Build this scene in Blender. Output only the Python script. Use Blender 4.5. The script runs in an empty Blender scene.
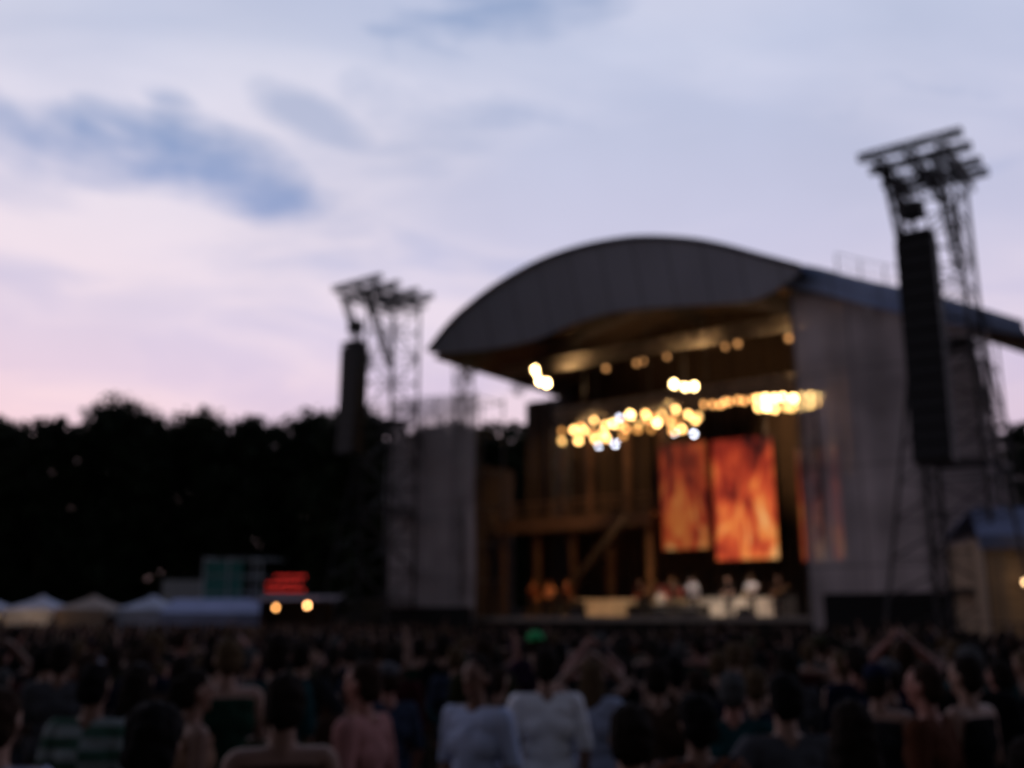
import bpy, bmesh, math, random
from mathutils import Vector, Matrix, noise
PI = math.pi
R = math.radians
random.seed(11)
S = bpy.context.scene
C = S.collection

# ------------------------------------------------------------------ camera
cam_d = bpy.data.cameras.new('camera')
cam = bpy.data.objects.new('camera', cam_d)
C.objects.link(cam)
cam.location = (0, 0, 2.0)
cam.rotation_euler = (R(90 + 13.2), 0, 0)
cam_d.sensor_width = 36
cam_d.lens = 35.16
cam_d.clip_start = 0.05
cam_d.clip_end = 4000
# the photographer's lens never found focus in the dusk: it rests on something close by
cam_d.dof.use_dof = True
cam_d.dof.focus_distance = 0.9
cam_d.dof.aperture_fstop = 3.4
cam_d.dof.aperture_ratio = 1.0
cam_d.dof.aperture_blades = 0
S.camera = cam

# ------------------------------------------------------------------ sky
def build_world():
    w = bpy.data.worlds.new('World')
    S.world = w
    w.use_nodes = True
    nt = w.node_tree
    N, L = nt.nodes, nt.links
    N.clear()

    def node(t, **kw):
        n = N.new(t)
        for k, v in kw.items():
            setattr(n, k, v)
        return n

    def math_(op, a, b=None, c=None, clamp=False):
        n = node('ShaderNodeMath', operation=op)
        n.use_clamp = clamp
        for i, v in enumerate((a, b, c)):
            if v is None:
                continue
            if hasattr(v, 'links'):
                L.new(v, n.inputs[i])
            else:
                n.inputs[i].default_value = v
        return n.outputs[0]

    def ramp(f, stops, interp='EASE'):
        n = node('ShaderNodeValToRGB')
        n.color_ramp.interpolation = interp
        e = n.color_ramp.elements
        while len(e) < len(stops):
            e.new(0.5)
        for i, (p, c) in enumerate(stops):
            e[i].position = p
            e[i].color = (*c, 1) if not isinstance(c, float) else (c, c, c, 1)
        L.new(f, n.inputs[0])
        return n.outputs[0]

    def mix(f, a, b, mode='MIX'):
        n = node('ShaderNodeMix', data_type='RGBA', blend_type=mode)
        for i, v in ((0, f), (6, a), (7, b)):
            if hasattr(v, 'links'):
                L.new(v, n.inputs[i])
            elif isinstance(v, float):
                n.inputs[i].default_value = v
            else:
                n.inputs[i].default_value = (*v, 1)
        return n.outputs[2]

    tc = node('ShaderNodeTexCoord').outputs['Generated']
    sep = node('ShaderNodeSeparateXYZ')
    L.new(tc, sep.inputs[0])
    x, y, z = sep.outputs
    # elevation gradient of the clouded dusk sky
    cloud = ramp(z, [(0.0, (.60, .41, .44)), (.16, (.68, .49, .54)), (.27, (.68, .56, .62)), (.38, (.61, .55, .62)),
                     (.52, (.54, .535, .625)), (.62, (.47, .48, .59)), (.74, (.16, .18, .28)), (1.0, (.08, .10, .17))], 'LINEAR')
    blue = ramp(z, [(0.0, (.50, .36, .46)), (.22, (.40, .35, .53)), (.33, (.27, .31, .50)), (.45, (.165, .235, .40)), (.6, (.18, .25, .41)), (.75, (.08, .11, .2)), (1.0, (.05, .07, .13))], 'LINEAR')
    # cooler to the right of the afterglow
    az = math_('MULTIPLY_ADD', x, 0.85, 0.42, clamp=True)
    cloud = mix(az, cloud, mix(1.0, cloud, (.80, .86, .95), 'MULTIPLY'))
    # stretched cloud sheets on a flat layer overhead
    zz = math_('ADD', math_('MAXIMUM', z, 0.0), 0.16)
    cmb = node('ShaderNodeCombineXYZ')
    L.new(math_('DIVIDE', x, zz), cmb.inputs[0])
    L.new(math_('DIVIDE', y, zz), cmb.inputs[1])
    mp = node('ShaderNodeMapping')
    L.new(cmb.outputs[0], mp.inputs[0])
    mp.inputs['Rotation'].default_value = (0, 0, R(28))
    mp.inputs['Scale'].default_value = (0.8, 1.5, 1)
    mp.inputs['Location'].default_value = (2.7, 0.4, 0)
    n1 = node('ShaderNodeTexNoise')
    L.new(mp.outputs[0], n1.inputs['Vector'])
    n1.inputs['Scale'].default_value = 1.35
    n1.inputs['Detail'].default_value = 5
    n1.inputs['Roughness'].default_value = .46
    n1.inputs['Distortion'].default_value = .35
    holes = ramp(n1.outputs[0], [(.34, 1.0), (.62, 0.0)])
    n2 = node('ShaderNodeTexNoise')
    L.new(tc, n2.inputs['Vector'])
    n2.inputs['Scale'].default_value = 5
    n2.inputs['Detail'].default_value = 4

    # larger breaks where the deeper blue shows: (direction, tilt, half sizes)
    def patch(d, tilt, a, b, amt):
        d = Vector(d).normalized()
        r = Vector((d.y, -d.x, 0)).normalized()
        u = r.cross(d)
        e1 = r * math.cos(tilt) + u * math.sin(tilt)
        e2 = -r * math.sin(tilt) + u * math.cos(tilt)

        def dot(v):
            n = node('ShaderNodeVectorMath', operation='DOT_PRODUCT')
            L.new(tc, n.inputs[0])
            n.inputs[1].default_value = v
            return n.outputs['Value']
        wob = math_('MULTIPLY_ADD', n2.outputs[0], 4.2, -2.1)
        wob2 = math_('MULTIPLY_ADD', nw.outputs[0], 6.0, -3.0)
        q = math_('ADD', math_('POWER', math_('DIVIDE', dot(e1), a), 2.0), math_('POWER', math_('DIVIDE', dot(e2), b), 2.0))
        q = math_('ADD', math_('ADD', q, wob), wob2)
        f = math_('MULTIPLY', math_('SUBTRACT', 2.0, q), .62, clamp=True)
        front = math_('GREATER_THAN', dot(d), 0.0)
        return math_('MULTIPLY', math_('MULTIPLY', f, amt), front)
    # thin tilted wisps
    mw = node('ShaderNodeMapping')
    L.new(tc, mw.inputs[0])
    mw.inputs['Rotation'].default_value = (0, R(-16), 0)
    mw.inputs['Scale'].default_value = (2.2, 1.5, 7.5)
    nw = node('ShaderNodeTexNoise')
    L.new(mw.outputs[0], nw.inputs['Vector'])
    nw.inputs['Scale'].default_value = 1.25
    nw.inputs['Detail'].default_value = 7
    nw.inputs['Roughness'].default_value = .52
    nw.inputs['Distortion'].default_value = .7
    wisp = ramp(nw.outputs[0], [(.36, 1.0), (.62, 0.0)])
    m = math_('MULTIPLY', math_('MAXIMUM', math_('MULTIPLY', holes, .75), wisp), .52)
    for args in (((-0.422, 0.916, 0.476), R(-5), 0.15, 0.046, 1.3),
                 ((-0.452, 0.913, 0.485), R(0), 0.12, 0.036, 1.2),
                 ((-0.317, 0.922, 0.446), R(-16), 0.085, 0.034, 0.95),
                 ((-0.362, 0.905, 0.522), R(-25), 0.045, 0.02, 0.85),
                 ((0.088, 0.911, 0.493), R(-6), 0.12, 0.032, 0.75),
                 ((0.178, 0.914, 0.481), R(-10), 0.06, 0.02, 0.6),
                 ((-0.032, 0.889, 0.588), R(-5), 0.19, 0.05, 0.8),
                 ((0.128, 0.896, 0.558), R(-12), 0.13, 0.035, 0.6),
                 ((-0.212, 0.911, 0.495), R(-20), 0.06, 0.02, 0.5),
                 ((-0.452, 0.966, 0.261), R(3), 0.16, 0.02, 0.42),
                 ((-0.212, 0.961, 0.281), R(2), 0.1, 0.014, 0.32)):
        m = math_('MAXIMUM', m, patch(*args))
    col = mix(m, cloud, blue)
    fine = math_('MULTIPLY_ADD', n2.outputs[0], .16, .92)
    g = node('ShaderNodeVectorMath', operation='SCALE')
    L.new(col, g.inputs[0])
    L.new(fine, g.inputs['Scale'])
    # the east, behind the photographer, is already in the earth's shadow
    fall = node('ShaderNodeMapRange', interpolation_type='SMOOTHSTEP')
    L.new(y, fall.inputs[0])
    fall.inputs[1].default_value = -.55
    fall.inputs[2].default_value = .45
    fall.inputs[3].default_value = .10
    fall.inputs[4].default_value = 1.0
    g2 = node('ShaderNodeVectorMath', operation='SCALE')
    L.new(g.outputs[0], g2.inputs[0])
    L.new(fall.outputs[0], g2.inputs['Scale'])
    sky = node('ShaderNodeTexSky', sky_type='NISHITA')
    sky.sun_disc = False
    sky.sun_elevation = R(1.0)
    sky.sun_rotation = R(-35)
    bg1 = node('ShaderNodeBackground')
    L.new(sky.outputs[0], bg1.inputs[0])
    bg1.inputs[1].default_value = 0.02
    bg2 = node('ShaderNodeBackground')
    L.new(g2.outputs[0], bg2.inputs[0])
    bg2.inputs[1].default_value = 1.34
    add = node('ShaderNodeAddShader')
    L.new(bg1.outputs[0], add.inputs[0])
    L.new(bg2.outputs[0], add.inputs[1])
    out = node('ShaderNodeOutputWorld')
    L.new(add.outputs[0], out.inputs[0])
build_world()

sun_d = bpy.data.lights.new('sun', 'SUN')
sun_d.energy = 0.06
sun_d.angle = R(25)
sun_d.color = (1, .80, .78)
sun = bpy.data.objects.new('sun', sun_d)
C.objects.link(sun)
sun.rotation_euler = Vector((.57, -.82, -.10)).to_track_quat('-Z', 'Y').to_euler()

V = S.view_settings
V.view_transform = 'Standard'
V.look = 'None'
V.exposure = 0
V.gamma = 1
S.cycles.use_denoising = True
S.cycles.sample_clamp_indirect = 3
S.cycles.max_bounces = 5

# ------------------------------------------------------------------ materials
MATS = {}
def mat(name, col, rough=.7, metal=0.0, emit=None, es=0.0, var=.25, scale=6.0, alpha=1.0, bump=0.0, spec=.3, seam=None):
    if name in MATS:
        return MATS[name]
    m = bpy.data.materials.new(name)
    m.use_nodes = True
    nt = m.node_tree
    b = nt.nodes['Principled BSDF']
    b.inputs['Roughness'].default_value = rough
    b.inputs['Metallic'].default_value = metal
    b.inputs['Specular IOR Level'].default_value = spec
    tc = nt.nodes.new('ShaderNodeTexCoord')
    n = nt.nodes.new('ShaderNodeTexNoise')
    n.inputs['Scale'].default_value = scale
    n.inputs['Detail'].default_value = 5
    nt.links.new(tc.outputs['Object'], n.inputs['Vector'])
    r = nt.nodes.new('ShaderNodeValToRGB')
    r.color_ramp.elements[0].position = .3
    r.color_ramp.elements[1].position = .72
    r.color_ramp.elements[0].color = (*[c * (1 - var) for c in col], 1)
    r.color_ramp.elements[1].color = (*[min(1, c * (1 + var)) for c in col], 1)
    nt.links.new(n.outputs['Fac'], r.inputs[0])
    colour = r.outputs[0]
    if seam:      # stitched seams across the cloth: (period along x, period along z)
        sp = nt.nodes.new('ShaderNodeSeparateXYZ')
        nt.links.new(tc.outputs['Object'], sp.inputs[0])
        last = None
        for ax, per in zip((0, 2), seam):
            pp = nt.nodes.new('ShaderNodeMath')
            pp.operation = 'PINGPONG'
            pp.inputs[1].default_value = per / 2
            nt.links.new(sp.outputs[ax], pp.inputs[0])
            lt = nt.nodes.new('ShaderNodeMath')
            lt.operation = 'LESS_THAN'
            lt.inputs[1].default_value = .05
            nt.links.new(pp.outputs[0], lt.inputs[0])
            if last is None:
                last = lt.outputs[0]
            else:
                mx = nt.nodes.new('ShaderNodeMath')
                mx.operation = 'MAXIMUM'
                nt.links.new(last, mx.inputs[0])
                nt.links.new(lt.outputs[0], mx.inputs[1])
                last = mx.outputs[0]
        mm = nt.nodes.new('ShaderNodeMix')
        mm.data_type = 'RGBA'
        nt.links.new(last, mm.inputs[0])
        nt.links.new(colour, mm.inputs[6])
        mm.inputs[7].default_value = (*[c * .62 for c in col], 1)
        colour = mm.outputs[2]
    nt.links.new(colour, b.inputs['Base Color'])
    if emit:
        b.inputs['Emission Color'].default_value = (*emit, 1)
        b.inputs['Emission Strength'].default_value = es
    if bump:
        bn = nt.nodes.new('ShaderNodeBump')
        bn.inputs['Strength'].default_value = bump
        nt.links.new(n.outputs['Fac'], bn.inputs['Height'])
        nt.links.new(bn.outputs[0], b.inputs['Normal'])
    if alpha < 1:
        b.inputs['Alpha'].default_value = alpha
    MATS[name] = m
    return m

M_steel = mat('galvanised_steel', (.10, .10, .11), .5, .6)
M_black = mat('black_paint', (.012, .012, .013), .55)
M_drape = mat('dark_drape', (.045, .028, .019), .95)  # brown puts the warm interior light into the drapes' colour
M_deck = mat('stage_deck', (.30, .26, .23), .6, scale=2)
M_skirt = mat('stage_skirt', (.010, .010, .011), .9)
M_fascia = mat('roof_canvas', (.36, .39, .47), .6, var=.10, scale=.3, seam=(1.85, 40))
M_band = mat('roof_edge_band', (.40, .54, .92), .5, var=.2, scale=.8, seam=(2.0, 40))
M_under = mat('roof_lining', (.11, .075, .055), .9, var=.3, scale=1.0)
M_scrim = mat('mesh_scrim', (.74, .66, .68), .9, var=.3, scale=.4, alpha=.66, seam=(2.4, 4.1))
M_scrim2 = mat('weathered_mesh_scrim', (.70, .66, .70), .9, var=.3, scale=.4, alpha=.52, seam=(2.2, 4.1))
M_set = mat('set_timber', (.12, .062, .034), .7, scale=2)
M_cab = mat('speaker_cabinet', (.014, .014, .016), .6)
M_grille = mat('speaker_grille', (.02, .02, .022), .5, .3)
M_tent = mat('tent_canvas', (.46, .49, .60), .8, var=.25, scale=.7)
M_tentb = mat('tent_roof_blue', (.22, .26, .42), .8, var=.12, scale=.7)
M_tan = mat('tan_canvas', (.36, .27, .19), .85, var=.2, scale=.7)
M_rail = mat('dull_rail', (.10, .085, .075), .6, .3)

def node_mat_ground():
    m = mat('trampled_grass', (.030, .038, .018), .95, var=.5, scale=1.2, bump=.5)
    return m

def fire_mat(name, strength, seed, lo=(.36, .03, .014)):
    m = bpy.data.materials.new(name)
    m.use_nodes = True
    nt = m.node_tree
    b = nt.nodes['Principled BSDF']
    b.inputs['Base Color'].default_value = (.01, .01, .01, 1)
    tc = nt.nodes.new('ShaderNodeTexCoord')
    mp = nt.nodes.new('ShaderNodeMapping')
    mp.inputs['Location'].default_value = (seed, seed * .7, 0)
    mp.inputs['Scale'].default_value = (.8, 1, .30)
    nt.links.new(tc.outputs['Object'], mp.inputs[0])
    n = nt.nodes.new('ShaderNodeTexNoise')
    n.inputs['Scale'].default_value = 1.25
    n.inputs['Detail'].default_value = 6
    n.inputs['Distortion'].default_value = 1.2
    nt.links.new(mp.outputs[0], n.inputs['Vector'])
    r = nt.nodes.new('ShaderNodeValToRGB')
    e = r.color_ramp.elements
    e[0].position = .26
    e[0].color = (.03, .006, .006, 1)
    e[1].position = .80
    e[1].color = (1.0, .62, .25, 1)
    for p, c in ((.42, lo), (.55, (.75, .10, .03)), (.66, (.95, .28, .06))):
        q = e.new(p)
        q.color = (*c, 1)
    sp = nt.nodes.new('ShaderNodeSeparateXYZ')      # flames: hottest low in the picture
    nt.links.new(tc.outputs['Object'], sp.inputs[0])
    ma = nt.nodes.new('ShaderNodeMath')
    ma.operation = 'MULTIPLY_ADD'
    ma.inputs[1].default_value = -.045
    ma.inputs[2].default_value = .13
    nt.links.new(sp.outputs[2], ma.inputs[0])
    ad = nt.nodes.new('ShaderNodeMath')
    nt.links.new(n.outputs[0], ad.inputs[0])
    nt.links.new(ma.outputs[0], ad.inputs[1])
    nt.links.new(ad.outputs[0], r.inputs[0])
    nt.links.new(r.outputs[0], b.inputs['Emission Color'])
    b.inputs['Emission Strength'].default_value = strength
    return m

def leaf_mat(name, col):
    m = bpy.data.materials.new(name)
    m.use_nodes = True
    nt = m.node_tree
    b = nt.nodes['Principled BSDF']
    b.inputs['Roughness'].default_value = .8
    b.inputs['Specular IOR Level'].default_value = .1
    n = nt.nodes.new('ShaderNodeTexNoise')
    n.inputs['Scale'].default_value = .5
    tc = nt.nodes.new('ShaderNodeTexCoord')
    nt.links.new(tc.outputs['Object'], n.inputs['Vector'])
    r = nt.nodes.new('ShaderNodeValToRGB')
    r.color_ramp.elements[0].position = .35
    r.color_ramp.elements[1].position = .68
    r.color_ramp.elements[0].color = (*[c * .55 for c in col], 1)
    r.color_ramp.elements[1].color = (*[c * 1.35 for c in col], 1)
    nt.links.new(n.outputs[0], r.inputs[0])
    nt.links.new(r.outputs[0], b.inputs['Base Color'])
    return m

# ------------------------------------------------------------------ mesh helpers
class MB:
    def __init__(self):
        self.bm = bmesh.new()
    def box(self, x0, x1, y0, y1, z0, z1):
        v = [self.bm.verts.new(p) for p in ((x0, y0, z0), (x1, y0, z0), (x1, y1, z0), (x0, y1, z0), (x0, y0, z1), (x1, y0, z1), (x1, y1, z1), (x0, y1, z1))]
        for f in ((3, 2, 1, 0), (4, 5, 6, 7), (0, 1, 5, 4), (1, 2, 6, 5), (2, 3, 7, 6), (3, 0, 4, 7)):
            self.bm.faces.new([v[i] for i in f])
        return self
    def bar(self, a, b, r, n=5, r2=None, cap=True):
        a, b = Vector(a), Vector(b)
        d = b - a
        if d.length < 1e-6:
            return self
        d.normalize()
        u = d.orthogonal().normalized()
        w = d.cross(u)
        r2 = r if r2 is None else r2
        A, B = [], []
        for i in range(n):
            t = 2 * PI * i / n
            o = u * math.cos(t) + w * math.sin(t)
            A.append(self.bm.verts.new(a + o * r))
            B.append(self.bm.verts.new(b + o * r2))
        for i in range(n):
            j = (i + 1) % n
            self.bm.faces.new((A[i], A[j], B[j], B[i]))
        if cap:
            self.bm.faces.new(A[::-1])
            self.bm.faces.new(B)
        return self
    def poly(self, pts):
        self.bm.faces.new([self.bm.verts.new(p) for p in pts])
        return self
    def slab(self, pts, off):
        """a flat or warped outline given thickness along off"""
        off = Vector(off)
        a = [self.bm.verts.new(p) for p in pts]
        b = [self.bm.verts.new(Vector(p) + off) for p in pts]
        self.bm.faces.new(a[::-1])
        self.bm.faces.new(b)
        n = len(a)
        for i in range(n):
            j = (i + 1) % n
            self.bm.faces.new((a[i], a[j], b[j], b[i]))
        return self
    def ell(self, c, r, sub=2):
        mtx = Matrix.Translation(c) @ Matrix.Diagonal((*r, 1))
        bmesh.ops.create_icosphere(self.bm, subdivisions=sub, radius=1, matrix=mtx)
        return self
    def strip(self, A, B):
        """quads between two equally long point rows"""
        a = [self.bm.verts.new(p) for p in A]
        b = [self.bm.verts.new(p) for p in B]
        for i in range(len(a) - 1):
            self.bm.faces.new((a[i], a[i + 1], b[i + 1], b[i]))
        return self
    def truss(self, a, b, w, h, step=1.0, r=.04, rb=.022, up=(0, 0, 1)):
        """four-chord lattice beam"""
        a, b = Vector(a), Vector(b)
        d = b - a
        n = max(1, round(d.length / step))
        dn = d.normalized()
        s = dn.cross(Vector(up)).normalized()
        u = s.cross(dn)
        cor = [s * (w / 2 * i) + u * (h / 2 * j) for i, j in ((1, 1), (-1, 1), (-1, -1), (1, -1))]
        for c in cor:
            self.bar(a + c, b + c, r)
        for k in range(n + 1):
            p = a + d * (k / n)
            for i in range(4):
                self.bar(p + cor[i], p + cor[(i + 1) % 4], rb, 4)
            if k < n:
                q = a + d * ((k + 1) / n)
                for i in range(4):
                    j = (i + 1) % 4
                    if (k + i) % 2:
                        self.bar(p + cor[i], q + cor[j], rb, 4)
                    else:
                        self.bar(p + cor[j], q + cor[i], rb, 4)
        return self
    def mesh(self, name, smooth=False):
        bmesh.ops.recalc_face_normals(self.bm, faces=self.bm.faces)
        me = bpy.data.meshes.new(name)
        self.bm.to_mesh(me)
        self.bm.free()
        if smooth:
            me.polygons.foreach_set('use_smooth', [True] * len(me.polygons))
        return me
    def build(self, name, m, parent=None, smooth=False, label=None):
        o = bpy.data.objects.new(name, self.mesh(name, smooth))
        o.data.materials.append(m)
        C.objects.link(o)
        if parent:
            o.parent = parent
        if label:
            o['label'] = label
        return o

def tag(o, label, cat, group=None):
    o['label'] = label
    o['category'] = cat
    if group:
        o['group'] = group
    return o
def thing(name, label, cat, loc=(0, 0, 0), rz=0.0, group=None):
    o = bpy.data.objects.new(name, None)
    o.empty_display_size = .2
    C.objects.link(o)
    o.location = loc
    o.rotation_euler = (0, 0, rz)
    return tag(o, label, cat, group)
def dup(root, loc, rz=0.0, label=None, group=None, scale=None):
    r = root.copy()
    C.objects.link(r)
    r.location = loc
    r.rotation_euler = (0, 0, rz)
    if scale:
        r.scale = scale
    if label:
        r['label'] = label
    if group:
        r['group'] = group
    for ch in list(root.children):
        c = ch.copy()
        C.objects.link(c)
        c.parent = r
        for g in list(ch.children):
            d = g.copy()
            C.objects.link(d)
            d.parent = c
    return r
def struct(o):
    o['kind'] = 'structure'
    return o
ORD = ['first', 'second', 'third', 'fourth', 'fifth', 'sixth', 'seventh', 'eighth', 'ninth', 'tenth', 'eleventh', 'twelfth', 'thirteenth', 'fourteenth', 'fifteenth', 'sixteenth']

# the stage's own frame: s along its front, t into its depth, z up
ORG = Vector((-6.3, 57.6, 0))
SRZ = math.atan2(-.6, .8)
def W(s, t, z=0.0):
    return Vector((ORG.x + .8 * s + .6 * t, ORG.y - .6 * s + .8 * t, z))

# ------------------------------------------------------------------ ground
g = MB()
g.poly([(-1500, -300, 0), (1500, -300, 0), (1500, 2500, 0), (-1500, 2500, 0)])
struct(g.build('ground', node_mat_ground()))

# ------------------------------------------------------------------ trees
def tree_proto(name, h, rw, seed, nclump, col):
    rnd = random.Random(seed)
    t = MB()
    t.bar((0, 0, -.2), (0, 0, h * .25), .42, 8, .34)
    t.bar((0, 0, h * .25), (.3, .2, h * .8), .34, 8, .08)
    cl = []
    base = h * .12
    for i in range(nclump):
        q = rnd.random()
        zc = base + (h * .93 - base) * q
        env = rw * (math.sin(PI * min(1, (q * .86 + .14))) ** .6)
        a = rnd.random() * 2 * PI
        rr = env * math.sqrt(rnd.random()) * .9
        cl.append((Vector((rr * math.cos(a), rr * math.sin(a), zc)), rnd.uniform(.9, 2.1) * rw / 5.5))
    for p, r in cl[:14]:
        z0 = min(p.z * .7, h * .7)
        t.bar((0, 0, z0), p, .13, 5, .03)
    lf = bmesh.new()
    for p, r in cl:
        n = int(46 * (r / 1.3) ** 2) + 12
        for k in range(n):
            d = Vector((rnd.gauss(0, 1), rnd.gauss(0, 1), rnd.gauss(0, .8)))
            d = d.normalized() * r * rnd.random() ** .45
            c = p + d
            if c.z < .3:
                continue
            sz = rnd.uniform(.16, .42)
            u = Vector((rnd.gauss(0, 1), rnd.gauss(0, 1), rnd.gauss(0, 1))).normalized()
            v = u.orthogonal().normalized()
            w = u.cross(v)
            v, w = v * sz, w * sz * .7
            lf.faces.new([lf.verts.new(c + q) for q in (v, w, -v, -w)])
    root = thing(name, 'tree', 'tree')
    t.build('trunk', M_bark, root)
    me = bpy.data.meshes.new('crown')
    lf.to_mesh(me)
    lf.free()
    me.materials.append(col)
    o = bpy.data.objects.new('crown', me)
    C.objects.link(o)
    o.parent = root
    return root
M_bark = mat('bark', (.05, .04, .03), .9)
M_leaf = [leaf_mat('dusk_foliage', (.030, .040, .020)), leaf_mat('deep_foliage', (.022, .032, .017))]
TP = [tree_proto('broadleaf_tree', 25, 6.6, 1, 150, M_leaf[0]), tree_proto('broadleaf_tree', 24, 5.6, 2, 130, M_leaf[1]), tree_proto('broadleaf_tree', 26, 7.2, 3, 165, M_leaf[1])]
TREES = [  # x, distance, prototype, height factor, what tells it apart
    (-58, 112, 0, .93, 'dark tree at the outer end of the wood above the white tents'),
    (-50.5, 108, 1, .96, 'dark slimmer tree second along the wood above the white tents'),
    (-43.5, 110, 2, 1.0, 'tallest dark tree of the wood, humped crown above the small pagoda tents'),
    (-36, 114, 0, 1.01, 'dark tree just beside the tallest humped crown of the wood'),
    (-29, 109, 1, .99, 'dark tree whose crown stands above the green-meshed scaffold'),
    (-22.5, 113, 2, .95, 'dark broad tree above the red-lettered kiosk'),
    (-16.5, 106, 0, .92, 'dark tree between the red-lit kiosk and the far speaker tower'),
    (-10, 112, 1, .93, 'dark tree seen behind the far speaker tower'),
    (-4, 116, 2, .86, 'dark tree showing through the gap under the left end of the stage roof'),
    (3, 112, 0, .84, 'dark tree mostly hidden behind the stage, near its scaffold wing'),
    (60, 112, 1, .91, 'dark tree past the near end of the stage, beside the nearer speaker tower'),
    (68, 118, 2, .88, 'dark tree past the near end of the stage, standing over the blue marquee'),
]
used = set()
for x, y, k, hf, lab in TREES:
    sc = (1.08, 1.08, (.6 * hf + .385) * 1.05)
    if k not in used:
        used.add(k)
        o = TP[k]
        o.location = (x, y, 0)
        o.scale = sc
        o['label'] = lab
        o['group'] = 'trees of the dark wood'
    else:
        o = dup(TP[k], (x, y, 0), random.uniform(0, 6), lab, 'trees of the dark wood', sc)

def far_wood():
    rnd = random.Random(5)
    bm = bmesh.new()
    for i in range(52000):
        x = rnd.uniform(-95, 105)
        top = 27.4 + 1.3 * noise.noise(Vector((x * .09, 0, 3))) + 1.2 * noise.noise(Vector((x * .35, 0, 8)))
        z = rnd.uniform(0, 1) ** .9 * top if i % 4 else rnd.uniform(0, 14)
        y = 134 + rnd.uniform(-4, 4)
        c = Vector((x, y, z))
        sz = rnd.uniform(.3, .85)
        u = Vector((rnd.gauss(0, 1), rnd.gauss(0, 1), rnd.gauss(0, 1))).normalized()
        v = u.orthogonal().normalized()
        w = u.cross(v)
        bm.faces.new([bm.verts.new(c + q) for q in (v * sz, w * sz, -v * sz, -w * sz)])
    me = bpy.data.meshes.new('far_wood')
    bm.to_mesh(me)
    bm.free()
    me.materials.append(M_leaf[1])
    o = bpy.data.objects.new('far_woods', me)
    C.objects.link(o)
    o['kind'] = 'stuff'
    tag(o, 'far off dark wood behind the tents and the stage', 'woods')
far_wood()

# ------------------------------------------------------------------ the stage
DECK = 2.1
stage = thing('concert_stage', 'huge open-air concert stage with arched roof, grey mesh wings and lit interior', 'stage', W(0, 0), SRZ)
def cr(pts, n=6):
    """smooth polyline through points"""
    out = []
    P = [Vector(p) for p in pts]
    for i in range(len(P) - 1):
        p0, p1, p2, p3 = P[max(0, i - 1)], P[i], P[i + 1], P[min(len(P) - 1, i + 2)]
        for k in range(n):
            t = k / n
            out.append(.5 * ((2 * p1) + (p2 - p0) * t + (2 * p0 - 5 * p1 + 4 * p2 - p3) * t * t + (3 * p1 - p0 - 3 * p2 + p3) * t ** 3))
    out.append(P[-1])
    return out
RIM = cr([(3.6, 16.5), (5.1, 17.76), (6.6, 18.6), (8.6, 19.42), (11.2, 20.08), (13.7, 20.28), (16.0, 20.15), (17.7, 19.86), (19.8, 19.25), (21.4, 18.6), (23.2, 17.7), (25.0, 16.8)], 4)
INR = cr([(4.4, 16.3), (7.2, 16.25), (9.9, 16.35), (12.4, 16.8), (14.8, 16.95), (17.6, 16.7), (20.2, 16.3), (22.6, 16.0), (24.6, 16.45)], 4)
TB = 14.0      # back of the roof
# arched membrane: an outer skin and a dark lining under it
A = [(p.x, -2.0, p.y) for p in RIM]
B = [(p.x, TB, p.y) for p in RIM]
MB().strip(A, B).build('roof', M_fascia, stage, True)
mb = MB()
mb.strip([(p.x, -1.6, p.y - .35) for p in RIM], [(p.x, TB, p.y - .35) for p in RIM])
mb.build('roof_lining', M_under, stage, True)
# crescent visor hung in the front arch, leaning back a little
def at(rail, s):
    for a, b in zip(rail, rail[1:]):
        if a.x <= s <= b.x:
            f = (s - a.x) / (b.x - a.x)
            return a.y + (b.y - a.y) * f
    return rail[0].y if s < rail[0].x else rail[-1].y
ss = [4.4 + (24.6 - 4.4) * i / 60 for i in range(61)]
top = [(3.6, -2.05, 16.45)] + [(s, -2.05, at(RIM, s) - .02) for s in ss] + [(25.0, -2.05, 16.75)]
low = [(3.6, -2.05, 16.40)] + [(s, -2.05 + .35 * (at(RIM, s) - at(INR, s)), min(at(INR, s), at(RIM, s) - .12)) for s in ss] + [(25.0, -2.05, 16.70)]
MB().strip(top, low).strip([(a[0], a[1] + .22, a[2] - .02) for a in top], [(a[0], a[1] + .22, a[2] + .02) for a in low]).build('roof_visor', M_fascia, stage, True)
mb = MB()
for p, q in zip(RIM, RIM[1:]):
    mb.bar((p.x, -2.12, p.y + .03), (q.x, -2.12, q.y + .03), .11, 6)
mb.build('roof_rim', M_steel, stage)
# sloping wing roof on the near side
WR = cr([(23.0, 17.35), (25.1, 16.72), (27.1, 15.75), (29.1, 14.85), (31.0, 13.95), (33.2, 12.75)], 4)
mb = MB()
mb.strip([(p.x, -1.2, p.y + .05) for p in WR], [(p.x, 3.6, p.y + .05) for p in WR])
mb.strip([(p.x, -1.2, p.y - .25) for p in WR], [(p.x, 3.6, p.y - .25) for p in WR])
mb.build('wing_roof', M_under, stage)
mb = MB()
mb.strip([(p.x, -1.30, p.y + .35) for p in WR], [(p.x, -1.05, p.y - .75 + max(0, (p.x - 30) * .16)) for p in WR])
mb.strip([(p.x, -1.30, p.y + .35) for p in WR], [(p.x, -.2, p.y + .40) for p in WR])
mb.build('roof_edge_band', M_band, stage)
# guard rail on the wing roof
mb = MB()
for k in range(3, 9):
    p = WR[k * 2]
    mb.bar((p.x, -.6, p.y + .3), (p.x, -.6, p.y + 1.35), .03, 4)
for a, b in zip(WR[6:16], WR[7:17]):
    for dz in (.85, 1.35):
        mb.bar((a.x, -.6, a.y + dz), (b.x, -.6, b.y + dz), .025, 4)
mb.build('roof_guard_rail', M_steel, stage)
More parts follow.
